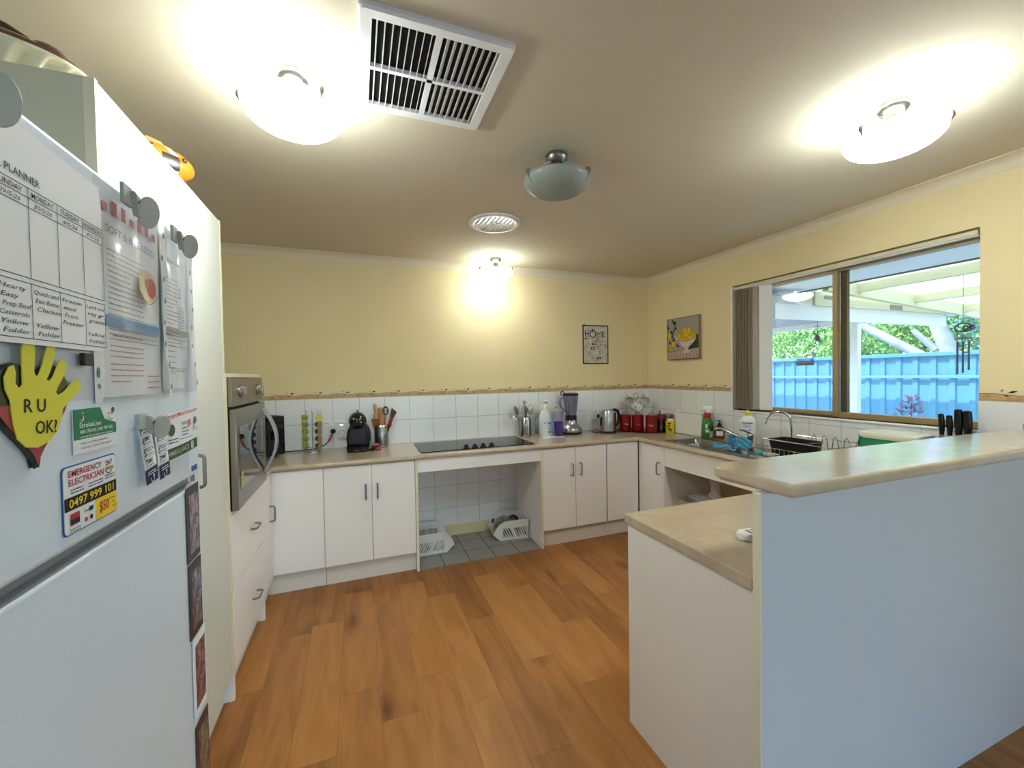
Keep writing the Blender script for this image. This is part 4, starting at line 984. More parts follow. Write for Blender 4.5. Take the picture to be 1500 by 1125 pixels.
b.m(1); wrap(b, A-.1, A+.58, .0652, .74, .115, .132); wrap(b, A-.1, A+.58, .0652, .74, .034, .052); wrap(b, A-.1, A+.58, .0652, .74, .062, .066); wrap(b, A-.1, A+.4, .0652, .74, .072, .076); wrap(b, A-.1, A+.58, .0652, .74, .086, .092)
b.m(2); wrap(b, A-.1, A+.58, .0652, .74, .104, .109)
b.m(3); wrap(b, A-.62, A-.42, .0652, .74, .12, .128)
build('label', b, [mat('label_pale', 'D6E6EE', .5), mat('label_blue', '3E9CCB', .4), mat('label_gold', 'B8903C', .4), INK], t_)
single('paper_napkin', B().prism([(-.11, -.05), (.09, -.06), (.1, .06), (-.09, .07)], 0, .0015), PAPER, 'white paper napkin under the purple tumbler', 'napkin', (-1.25, -.25, ZW))
t_ = thing('tumbler', 'tall clear tumbler with a purple base in front of the blender', 'tumbler', (-1.19, -.235, ZW+.0018))
build('cup', B().lathe([(.052, .222), (.0505, .222), (.035, .012), (0, .012)], 28), thin_glass('tumbler_clear', 'EDE9F4', .1), t_)
build('purple_base', B().lathe([(0, 0), (.033, 0), (.035, .004), (.0445, .13), (.0425, .13), (.033, .03), (0, .03)], 28), mat('tumbler_purple', '5B3BB0', .12, trans=.45, coat=.3), t_)
t_ = thing('blender', 'silver blender with a clear jug and black lid on the back bench', 'blender', (-1.005, -.135, ZW), -.2)
SILV = mat('blender_silver', 'B4B3B0', .25, .85)
build('base', B().lathe([(0, .016), (.098, .016), (.103, .024), (.1, .05), (.082, .07), (.06, .09), (.055, .13), (0, .13)], 32, 1, .85), SILV, t_)
build('skirt', B().lathe([(0, .0), (.098, .0), (.102, .008), (.102, .018), (0, .018)], 32, 1.01, .86), BLACK, t_)
build('collar', B().lathe([(.056, .13), (.056, .172), (.05, .176), (0, .176)], 28), mat('smoke_grey', '2A2A2E', .15), t_)
build('blade_hub', B().lathe([(0, .176), (.022, .176), (.018, .2), (0, .205)], 16).box(-.03, -.004, .2, .03, .004, .204), STEEL, t_)
jg = build('jug', B().lathe([(.05, .174), (.056, .215), (.064, .28), (.072, .36), (.0705, .36), (.0625, .28), (.0545, .215), (.048, .178)], 32), thin_glass('jug_clear', 'E2E0EC', .16, .05), t_)
build('handle', B().tube([(-.07, 0, .345), (-.095, -.0, .335), (-.11, 0, .3), (-.1, 0, .255), (-.072, 0, .225), (-.055, 0, .212)], [.009, .01, .011, .01, .009, .007], 10), thin_glass('jug_handle', 'C9C6D6', .2, .05), jg)
build('graduation', B().at(onback(.0, 0, -.073)).greek(-.006, .012, .34, .0125, 10, .003, 0, 4).rect(.022, .225, .0255, .335, 0), mat('print_slate', '4A4858', .5), jg)
build('lid', B().lathe([(0, .36), (.073, .36), (.075, .366), (.07, .38), (.05, .386), (0, .388)], 28), BLACK, t_)
build('lid_ring', B().tube([(-.082+.016*math.cos(a), 0, .384+.018*math.sin(a)) for a in [2*PI*i/20 for i in range(20)]], .005, 8, closed=True), BLACK, t_)
t_ = thing('kettle', 'brushed steel electric kettle with a black handle in the corner of the bench', 'kettle', (-.662, -.225, ZW), 0)
build('base', B().lathe([(0, 0), (.085, 0), (.088, .006), (.082, .018), (0, .018)], 32), BLACK, t_)
build('body', B().lathe([(0, .018), (.079, .018), (.08, .03), (.076, .12), (.066, .2), (.06, .214), (.03, .222), (0, .224)], 36), STEEL, t_)
build('handle', B().tube([(.05, 0, .208), (.085, 0, .214), (.118, 0, .2), (.132, 0, .16), (.128, 0, .1), (.112, 0, .07), (.08, 0, .055)], [.012, .015, .016, .015, .014, .013, .011], 10), BLACK, t_)
build('spine', B().box(.066, -.018, .03, .09, .018, .19, .006), BLACK, t_)
build('spout', B().prism([(-.056, -.02), (-.083, 0), (-.056, .02)], .185, .207), STEEL, t_)
build('gauge', B().box(-.084, -.02, .07, -.066, .0, .15, .003), mat('gauge_dark', '20242A', .1), t_)
t_ = thing('power_lead', 'black kettle cord plugged into the outlet behind the kettle', 'power cord')
build('plug', B().at(onback(-.627, .985, -.016)).lathe([(0, 0), (.019, 0), (.019, .014), (.012, .022), (.007, .03), (0, .03)], 16), BLACK, t_)
build('cable', B().tube([(-.627, -.045, .985), (-.615, -.06, .975), (-.6, -.07, .94), (-.62, -.08, .88), (-.7, -.1, .853), (-.77, -.13, .852), (-.79, -.19, .852), (-.755, -.22, .853)], .0035, 8), BLACK, t_)
# ------------------------------------------------------------------ canisters on a tray, mugs
single('serving_tray', B().at(Matrix.Rotation(-.75, 4, 'Z')).lathe([(0, 0), (.19, 0), (.215, .006), (.218, .012), (.212, .012), (.188, .006), (0, .006)], 48, 1.12, .48), mat('tray_black', '1A0E0C', .25), 'oval black tray under the red canisters in the corner', 'tray', (-.345, -.315, ZW))
CRED = mat('canister_red', '86070E', .3, coat=.2)
LET = [('Tea', 'ECD9C0', 'tea'), ('Coffee', 'D8489C', 'coffee'), ('Sugar', 'F0C8C8', 'sugar')]
for i, (x, y) in enumerate(((-.462, -.228), (-.372, -.305), (-.3, -.418))):
    nm, colr, lab = LET[i]
    t_ = thing('canister', 'red %s canister with a wire handle, %s on the tray' % (lab, ('nearest the kettle', 'the middle one', 'nearest the bread bin')[i]), 'canister', (x, y, ZW+.0065), (-.35, -.5, -.75)[i], 'red canisters')
    build('tin', B().lathe([(0, 0), (.054, 0), (.0555, .003), (.0555, .142), (0, .142)], 32), CRED, t_)
    ld = build('lid', B().lathe([(0, .142), (.057, .142), (.057, .154), (.05, .158), (0, .159)], 32), CRED, t_)
    build('handle', B().tube([(-.024, 0, .157)]+[(.024*math.cos(a), 0, .162+.018*math.sin(a)) for a in [PI-PI*k/8 for k in range(9)]]+[(.024, 0, .157)], .003, 6), BLACK, ld)
    b = B().text(nm, 0, .06, .016, .05 if i else .034, 0, 'C', .3, res=3)
    for v in b.bm.verts:
        a = v.co.x/.056; yy = v.co.y; v.co = Vector((.0561*math.sin(a), -.0561*math.cos(a), yy))
    build('lettering', b, mat('let_'+nm, colr, .5), t_)
MX, MY = -.275, -.15
t_ = thing('mug_tree', 'thin metal mug tree with a looped top behind the red canisters', 'mug tree', (MX, MY, ZW), -.45)
MT = mat('tree_metal', '7E7A72', .35, .9)
build('base', B().lathe([(0, 0), (.07, 0), (.072, .006), (.01, .012), (0, .012)], 28), MT, t_)
build('post', B().tube([(0, 0, .01), (.008, 0, .12), (-.004, 0, .24), (0, 0, .31)], .003, 6), MT, t_)
build('loop', B().tube([(-.018, 0, .31)]+[(.018*math.cos(a), 0, .345+.018*math.sin(a)) for a in [PI-PI*k/8 for k in range(9)]]+[(.018, 0, .31)], .0025, 6), MT, t_)
build('arm', B().tube([(-.075, 0, .35), (-.06, 0, .318), (0, 0, .31), (.06, 0, .318), (.075, 0, .345)], .003, 6), MT, t_)
build('arm', B().tube([(0, .06, .28), (0, .02, .25), (0, -.03, .25), (.0, -.08, .27)], .003, 6), MT, t_)
CUP = mat('mug_cream', 'E6E0CC', .2, coat=.3); CUPW = mat('mug_white', 'E8DFD8', .25, coat=.2); DECO = mat('mug_flower', '8C4A3C', .4)
def mug(loc, M_, label, deco=False):
    M = Matrix.Translation(loc) @ M_ @ Matrix.Scale(1.1, 4)
    t_ = thing('mug', label, 'mug', M=M, group='mugs on the tree')
    build('cup', B().lathe([(0, 0), (.034, 0), (.041, .006), (.044, .04), (.0455, .092), (.043, .092), (.0405, .04), (.036, .01), (0, .008)], 28), CUPW if deco else CUP, t_)
    build('handle', B().tube([(.042, 0, .075), (.062, 0, .074), (.073, 0, .055), (.066, 0, .03), (.041, 0, .022)], .005, 8), CUPW if deco else CUP, t_)
    if deco:
        b = B()
        for a, z, s in ((-2.2, .03, .006), (-1.7, .055, .007), (-1.2, .028, .005), (-.8, .06, .006), (-2.6, .065, .005), (2.6, .04, .007), (2.0, .06, .006), (-1.5, .075, .004)):
            M2 = FR((.0448*math.cos(a), .0448*math.sin(a), z), (-math.sin(a), math.cos(a), 0), (0, 0, 1))
            b.at(M2).disc(0, 0, s, .0006, 6).disc(s, s*.6, s*.5, .0006, 5)
        build('flower_print', b, DECO, t_)
    return t_
def tilt(dirv, roll=0.):
    z = Vector(dirv).normalized(); x = Vector((0, 0, 1)); x = (x-z*x.dot(z)).normalized(); y = z.cross(x)
    return Matrix(((x.x, y.x, z.x, 0), (x.y, y.y, z.y, 0), (x.z, y.z, z.z, 0), (0, 0, 0, 1))) @ Matrix.Rotation(roll, 4, 'Z')
mug((-.3, -.08, 1.115), tilt((-.55, -.8, .12)), 'cream mug hanging on the left arm of the mug tree')
mug((-.135, -.085, 1.105), tilt((-.35, -.9, .2)), 'cream mug hanging on the right arm of the mug tree')
mug((-.28, -.235, 1.04), tilt((-.45, .35, .5)), 'flower printed mug hanging in front on the mug tree', True)
# ------------------------------------------------------------------ things by the bread bin
t_ = thing('pencil_pot', 'clear pot with a red rim and odds and ends beside the third canister', 'pot', (-.175, -.4, ZW))
build('pot', B().lathe([(0, 0), (.04, 0), (.042, .15), (.04, .15), (.038, .004), (0, .004)], 24), thin_glass('pot_clear', 'D8D0C8', .12), t_)
build('rim', B().lathe([(.0425, .125), (.044, .125), (.044, .165), (.0425, .165)], 24), mat('pot_red', '7E1A1C', .4), t_)
build('contents', B().lathe([(0, .005), (.036, .005), (.037, .09), (.02, .11), (0, .11)], 16), mat('pot_contents', '8C6A48', .7, var=.5, vscale=70), t_)
single('marker_pen', B().tube([(0, 0, 0), (0, 0, .15), (0, 0, .16), (0, 0, .19)], [.008, .009, .0065, .006], 12), mat('pen_purple', '4C1F8C', .35), 'purple pen sticking up out of the clear red-rimmed pot', 'pen', M=Matrix.Translation((-.185, -.42, ZW+.02)) @ Matrix.Rotation(-.12, 4, 'Y'))
t_ = thing('storage_jar', 'clear storage jar with a grey lid behind the yellow tin', 'jar', (-.085, -.395, ZW))
build('glass', B().lathe([(0, 0), (.044, 0), (.047, .006), (.047, .125), (.042, .135), (.042, .14), (.04, .14), (.044, .12), (.044, .008), (0, .006)], 28), thin_glass('jar_clear', 'DCD8CE', .14), t_)
build('contents', B().lathe([(0, .007), (.043, .007), (.043, .105), (0, .11)], 20), mat('jar_contents', '9A7448', .7, var=.4, vscale=90), t_)
build('lid', B().lathe([(0, .14), (.048, .14), (.048, .16), (.044, .165), (0, .166)], 28), mat('lid_grey', '8A8A82', .35, .5), t_)
t_ = thing('yellow_tin', 'yellow printed tin beside the white bread bin', 'tin', (-.165, -.512, ZW), -.9)
build('tin', B().lathe([(0, 0), (.039, 0), (.041, .004), (.041, .112), (.036, .12), (0, .12)], 28), mat('tin_yellow', 'E3C81E', .35), t_)
build('cap', B().lathe([(0, .12), (.03, .12), (.029, .13), (0, .131)], 24), WHITEP, t_)
b = B()
for a0, a1, z0, z1 in ((-1.9, -1.2, .085, .097), (-1.75, -1.45, .06, .08), (-1.8, -1.5, .03, .055), (-1.5, -1.35, .012, .04), (-2.1, -1.9, .05, .075), (-1.3, -1.1, .02, .05)): wrap(b, a0, a1, .0415, 1, z0, z1, 4)
build('print', b, mat('tin_print', '3A2A14', .5), t_)
t_ = thing('small_bottle', 'small green and white bottle squeezed beside the bread bin', 'bottle', (-.085, -.49, ZW))
build('body', B().lathe([(0, 0), (.025, 0), (.026, .04), (.026, .05), (0, .05)], 20), mat('bottle_pale', 'C9D3D6', .3), t_)
build('label', B().lathe([(0, .05), (.0265, .05), (.0265, .095), (0, .095)], 20), mat('bottle_green', '1E6B2C', .3), t_)
build('cap', B().lathe([(0, .095), (.022, .095), (.018, .125), (0, .127)], 20), WHITEP, t_)
t_ = thing('bread_bin', 'white lidded bread bin standing against the window wall', 'bread bin', (-.075, -.70, ZW))
BB = mat('bin_white', 'EDEBE2', .35)
build('box', B().box(-.065, -.158, 0, .06, .158, .198, .012, 3), BB, t_)
build('lid', B().box(-.07, -.163, .198, .064, .163, .214, .006).box(-.03, -.12, .214, .05, .12, .224, .004), BB, t_)
t_ = thing('spray_bottle', 'green spray bottle with a red collar and white trigger by the sink', 'spray bottle', (-.105, -.893, ZW), -.6)
GRN = mat('spray_green', '3F8A1E', .12, coat=.4, trans=.2)
build('body', B().lathe([(0, 0), (.042, 0), (.046, .006), (.046, .1), (.042, .14), (.03, .168), (.022, .178), (0, .178)], 28, 1, .6), GRN, t_)
build('collar', B().lathe([(0, .172), (.024, .172), (.027, .18), (.025, .215), (0, .215)], 20), mat('spray_red', 'C0181C', .35), t_)
tr = build('trigger_head', B().at(FR((0, .011, 0), (1, 0, 0), (0, 0, 1))).prism([(-.012, .215), (.014, .215), (.018, .235), (.036, .258), (.03, .272), (-.028, .276), (-.05, .262), (-.048, .25), (-.016, .245)], 0, .022, .004), WHITEP, t_)
build('trigger', B().tube([(-.022, 0, .25), (-.032, 0, .225), (-.028, 0, .2)], [.006, .005, .003], 8), WHITEP, tr)
b = B().m(0); wrap(b, A-.5, A+.15, .0466, .62, .05, .075); wrap(b, A-.5, A-.1, .0466, .62, .085, .12)
b.m(1); wrap(b, A+.25, A+1.0, .0466, .62, .01, .06)
b.m(2); wrap(b, A+.2, A+1.1, .0466, .62, .085, .1); wrap(b, A+.3, A+.9, .0466, .62, .068, .078)
build('label', b, [mat('label_white', 'E8EEE4', .5), mat('label_palegreen', 'A9C9A0', .5), mat('label_dark', '2A1618', .5)], t_)
t_ = thing('soap_dispenser', 'amber hand soap pump bottle with a white label behind the sink', 'soap bottle', (-.062, -.975, ZW), -.6)
build('body', B().lathe([(0, 0), (.038, 0), (.041, .006), (.04, .06), (.03, .1), (.016, .112), (0, .112)], 28, 1, .7), mat('soap_amber', '8A3A14', .1, trans=.35, coat=.3), t_)
build('shoulder', B().lathe([(.0395, .066), (.0345, .088), (.0305, .1), (.0165, .1125), (0, .113)], 28, 1.01, .71), mat('soap_olive', '3C4A26', .2), t_)
b = B(); wrap(b, A-.75, A+.6, .0405, .72, .03, .068); build('label', b, mat('label_white', 'E8EEE4', .5), t_)
build('pump', B().lathe([(0, .112), (.015, .112), (.015, .13), (.005, .134), (.005, .15), (0, .15)], 16).box(-.03, -.006, .148, .012, .006, .156, .002), BLACK, t_)
t_ = thing('detergent_bottle', 'white detergent bottle with a yellow cap standing under the window', 'bottle', (-.1, -1.275, ZW), -.75)
build('body', B().lathe([(0, 0), (.05, 0), (.053, .006), (.056, .1), (.055, .185), (.048, .205), (.02, .228), (.016, .23), (0, .23)], 30, 1, .55), WHITEP, t_)
build('cap', B().lathe([(0, .228), (.021, .228), (.019, .25), (.009, .256), (.008, .268), (0, .269)], 20), mat('cap_yellow', 'E2D21C', .4), t_)
b = B().m(0); wrap(b, A-.85, A+.55, .0568, .57, .165, .172)
b.m(1); wrap(b, A-.7, A+.35, .0568, .57, .155, .158); wrap(b, A-.6, A+.3, .0568, .57, .146, .149); wrap(b, A-.6, A+.3, .0568, .57, .137, .14)
b.m(0); wrap(b, A-.05, A+.3, .0568, .57, .09, .118)
build('label', b, [mat('print_slate2', '3A4440', .6), GREYI], t_)
# ------------------------------------------------------------------ sink, taps, cloth
t_ = thing('kitchen_sink', 'stainless steel one and a half bowl sink with a drainer under the window', 'sink', (0, 0, ZW))
SSK = mat('sink_steel', '7E7C78', .32, 1., bump=.03, bscale=60)
def bowl(x0, x1, y0, y1, dp, r):
    L = [rrect(x0, y0, x1, y1, r, 6), rrect(x0+.004, y0+.004, x1-.004, y1-.004, r, 6), rrect(x0+.02, y0+.02, x1-.02, y1-.02, r*.8, 6), rrect(x0+.045, y0+.045, x1-.045, y1-.045, r*.6, 6)]
    Z = [.003, -.004, -dp+.02, -dp]; n = len(L[0]); b = B()
    b.add([(x, y, z) for P, z in zip(L, Z) for x, y in P], [(k*n+i, k*n+(i+1) % n, (k+1)*n+(i+1) % n, (k+1)*n+i) for k in range(3) for i in range(n)]+[tuple(range(3*n, 4*n))])
    return b
b1x, b2x = (-.50, -.215), (-.47, -.22); y1r, y2r = (-1.29, -.885), (-1.56, -1.335)
# rim: flat steel sheet around two bowls and a drainer
outer = rrect(-.54, -2.04, -.14, -.835, .05, 6)
t2 = bmesh.new()
def loop(P, z): v = [t2.verts.new((x, y, z)) for x, y in P]; return [t2.edges.new((v[i], v[(i+1) % len(v)])) for i in range(len(v))]
E_ = loop(outer, .003)+loop(rrect(b1x[0], y1r[0], b1x[1], y1r[1], .05, 6), .003)+loop(rrect(b2x[0], y2r[0], b2x[1], y2r[1], .05, 6), .003)
bmesh.ops.triangle_fill(t2, use_beauty=True, use_dissolve=False, edges=E_)
b = B(); b.merge(t2); n = len(outer)
b.add([(x, y, .003) for x, y in outer]+[(x*1+(.004 if x < -.3 else -.004)*-1, y, -.0003) for x, y in outer], [(i, (i+1) % n, n+(i+1) % n, n+i) for i in range(n)])
build('rim', b, SSK, t_)
build('bowl', bowl(*b1x, *y1r, .15, .05), SSK, t_); build('bowl', bowl(*b2x, *y2r, .11, .05), SSK, t_)
b = B()
for k in range(7): b.tube([(-.48+.045*k, -1.62, .004), (-.48+.045*k, -1.98, .004)], .004, 6)
build('drainer_ribs', b, SSK, t_)
build('drain', B().lathe([(0, -.1485), (.035, -.1485), (.035, -.1475), (.01, -.149), (0, -.149)], 24, 1, 1, -.36, -1.09), CHROME, t_)
t_ = thing('mixer_tap', 'chrome kitchen mixer tap with a long curved spout over the sink', 'tap', (-.17, -1.36, ZW+.003), 0)
build('body', B().lathe([(0, 0), (.029, 0), (.029, .006), (.024, .012), (.023, .075), (.026, .085), (.02, .1), (0, .104)], 24), CHROME, t_)
build('spout', B().tube([(0, 0, .05), (-.03, .06, .065), (-.055, .115, .088), (-.075, .16, .108), (-.09, .195, .118), (-.1, .222, .116), (-.104, .232, .106)], [.012, .0115, .011, .0105, .0105, .0105, .01], 12), CHROME, t_)
build('lever', B().tube([(0, 0, .098), (-.02, .008, .112), (-.05, .02, .124), (-.075, .03, .126)], [.016, .013, .009, .006], 10), CHROME, t_)
t_ = thing('filter_tap', 'slim chrome gooseneck filter tap beside the dish rack', 'tap', (-.1, -1.615, ZW+.003), 0)
gp = [(0, 0, .0), (0, 0, .16), (-.003, .003, .2)]+[(-.055+.055*math.cos(a), .052-.052*math.cos(a), .205+.07*math.sin(a)) for a in [PI*k/10 for k in range(1, 11)]]+[(-.114, .108, .185)]
build('spout', B().tube(gp, .0072, 12), CHROME, t_)
build('base', B().lathe([(0, 0), (.02, 0), (.02, .008), (.012, .03), (0, .03)], 18), CHROME, t_)
CLO = mat('cloth_blue', '4F9CC0', .9, bump=.2, bscale=500)
def cloth_lobe(P, nu=14, nv=14, w=.006, th=.003, ph=0.):
    a, b_, c, d = [Vector(p) for p in P]; bb = B()
    n_ = (b_-a).cross(d-a).normalized()
    def f(s):
        def g(u, v):
            p = a*(1-u)*(1-v)+b_*u*(1-v)+c*u*v+d*(1-u)*v
            return p+n_*(w*math.sin(u*11+v*5+ph)+w*.6*math.sin(v*14-u*6+ph)+s)
        return g
    bb.surf(f(th/2), nu, nv); bb.surf(f(-th/2), nu, nv); return bb
t_ = thing('dishcloth', 'blue dishcloth hung over the mixer tap spout', 'cloth')
build('hanging_side', cloth_lobe([(-.2, -1.255, .935), (-.215, -1.405, .905), (-.25, -1.41, .835), (-.235, -1.295, .845)]), CLO, t_)
build('back_side', cloth_lobe([(-.2, -1.255, .935), (-.23, -1.2, .915), (-.225, -1.21, .85), (-.215, -1.27, .855)], ph=1.), CLO, t_)
build('trailing_end', cloth_lobe([(-.25, -1.32, .85), (-.34, -1.18, .865), (-.39, -1.22, .85), (-.37, -1.38, .83)], w=.007, ph=2.), CLO, t_)
t_ = thing('dish_brush', 'dish brush with a turquoise head in the small sink bowl', 'brush', M=FR((-.42, -1.625, .868), (.25, -1, .1), (0, 0, 1)))
build('head', B().ell((0, 0, 0), (.03, .018, .016), 16, 10), mat('brush_teal', '2FB4AE', .4), t_)
build('handle', B().tube([(.025, 0, 0), (.08, 0, .006), (.14, 0, .012)], [.007, .006, .008], 10), WHITEP, t_)
# ------------------------------------------------------------------ dish rack
t_ = thing('dish_rack', 'chrome wire dish rack with plate loops beside the sink', 'dish rack', (0, 0, ZW+.009))
rx0, rx1, ry0, ry1 = -.45, -.13, -2.09, -1.675; b = B()
for z in (.012, .118): b.tube([(rx0, ry1, z), (rx1, ry1, z), (rx1, ry0, z), (rx0, ry0, z)], .0028, 6, closed=True)
b.tube([(rx0, ry1, .065), (rx1, ry1, .065), (rx1, ry0, .065), (rx0, ry0, .065)], .002, 6, closed=True)
for x in (rx0, rx1):
    for y in (ry0, ry1): b.tube([(x, y, -.007), (x, y, .118)], .0028, 6)
build('frame', b, CHROME, t_)
b = B()
for k in range(12): y = ry1-.03*k-.02; b.tube([(rx0, y, .065), (rx0, y, .012), (rx1, y, .012), (rx1, y, .065)], .0015, 5)
build('wires', b, CHROME, t_)
for k in range(5):
    y = -1.83-.062*k
    build('plate_loop', B().tube([(-.2, y+.024, .012), (-.2, y+.02, .07), (-.2, y+.011, .135), (-.2, y, .15), (-.2, y-.011, .135), (-.2, y-.02, .07), (-.2, y-.024, .012)], .0026, 6), CHROME, t_)
t_ = thing('black_tub', 'black plastic tub standing in the dish rack', 'tub', (-.335, -1.80, ZW+.024), 0)
b = B(); o1 = rrect(-.085, -.125, .085, .125, .03); o0 = rrect(-.07, -.11, .07, .11, .03); n = len(o1); i1 = rrect(-.08, -.12, .08, .12, .028); i0 = rrect(-.066, -.106, .066, .106, .028)
vs = [(x, y, 0) for x, y in o0]+[(x, y, .1) for x, y in o1]+[(x, y, .1) for x, y in i1]+[(x, y, .004) for x, y in i0]
b.add(vs, [(k*n+i, k*n+(i+1) % n, (k+1)*n+(i+1) % n, (k+1)*n+i) for k in range(3) for i in range(n)]+[tuple(range(n-1, -1, -1)), tuple(range(3*n, 4*n))])
build('tub', b, BLACK, t_); build('rim', B().tube([(x, y, .1) for x, y in o1], .004, 6, closed=True), BLACK, t_)
t_ = thing('compost_caddy', 'cream lidded kitchen caddy lined with a green bag under the window', 'caddy', (-.185, -2.24, ZW))
build('bucket', B().prism(rrect(-.09, -.12, .09, .12, .03), 0, .17, .004), mat('caddy_cream', 'D9CFB4', .4), t_)
def lin_(u, v):
    P = rrect(-.1, -.13, .1, .13, .035, 6); k = int(round(u*len(P))) % len(P); x, y = P[k]; q = 1+.03*math.sin(k*2.3)*v
    return (x*q, y*q, .196-(.05+.02*math.sin(k*1.7))*v)
build('green_liner', B().surf(lin_, 28, 4), mat('liner_green', '1F8A5A', .45), t_)
build('lid', B().prism(rrect(-.104, -.134, .104, .134, .04, 6), .188, .218, .012, 3), mat('lid_cream2', 'E3DCC6', .35), t_)
t_ = thing('knife_block', 'dark knife block below the corner of the window', 'knife block', (-.1, -2.44, ZW))
build('block', B().box(-.055, -.075, 0, .055, .075, .2, .006), mat('block_dark', '1C1614', .4), t_)
kn = [(-2.393, 1.178, .012), (-2.424, 1.172, .012), (-2.457, 1.205, .0155), (-2.49, 1.2, .0165)]
for i, (y, zt, r) in enumerate(kn):
    t_ = thing('kitchen_knife', 'black handled knife in the block, ' + ('nearest the compost caddy', 'second from the compost caddy', 'tallest of the four', 'at the wall corner with a thick curved handle')[i], 'knife', (-.1, y, 1.04), 0, 'knives in the block')
    H_ = zt-1.04
    build('handle', B().tube([(0, 0, .03), (0, 0, .05), (0, .0, H_*.55), (0, .002, H_*.85), (0, .003, H_*.97), (0, .003, H_)], [r*.75, r*.85, r*1.05, r, r*.95, r*.6], 12), BLACK, t_)
    build('bolster', B().box(-.004, -r*.7, .008, .004, r*.7, .034, .002), STEEL, t_)
# ------------------------------------------------------------------ under the sink
PVC = mat('pvc_white', 'D8D4CA', .4)
t_ = thing('sink_trap', 'white plastic waste trap and pipe under the sink', 'pipework', (-.3, -1.16, 0))
build('tailpiece', B().cyl((0, 0, .7), (0, 0, .53), .032), PVC, t_)
build('nut', B().lathe([(0, .53), (.045, .53), (.048, .55), (.045, .57), (0, .57)], 16), PVC, t_)
build('bottle', B().lathe([(0, .43), (.05, .43), (.056, .445), (.05, .46), (.036, .47), (.036, .53), (0, .53)], 24), PVC, t_)
build('outlet_pipe', B().tube([(0, -.03, .585), (0, -.08, .59), (0, -.5, .56), (.15, -.55, .55)], .022, 12), PVC, t_)
t_ = thing('bucket', 'cream bucket standing under the sink', 'bucket', (-.33, -1.01, .001))
BKT = mat('bucket_cream', 'D6C7A0', .45)
build('pail', B().lathe([(0, 0), (.11, 0), (.112, .004), (.148, .37), (.155, .375), (.155, .382), (.144, .382), (.106, .008), (0, .006)], 36), BKT, t_)
t_ = thing('plastic_container', 'white plastic container leaning in the bucket under the sink', 'container', M=Matrix.Translation((-.35, -1.04, .36)) @ Matrix.Rotation(1.15, 4, 'Y') @ Matrix.Rotation(.15, 4, 'X'))
b = B(); P1 = rrect(-.055, -.095, .055, .095, .03, 6); P0 = rrect(-.045, -.08, .045, .08, .025, 6); n = len(P1)
b.add([(x, y, -.03) for x, y in P1]+[(x, y, .05) for x, y in P0], [(i, (i+1) % n, n+(i+1) % n, n+i) for i in range(n)]+[tuple(range(n, 2*n)), tuple(range(n-1, -1, -1))])
build('tub', b, mat('container_white', 'DCDCDA', .35), t_); build('rim', B().tube([(x, y, -.03) for x, y in P1], .004, 6, closed=True), mat('container_white', 'DCDCDA', .35), t_)
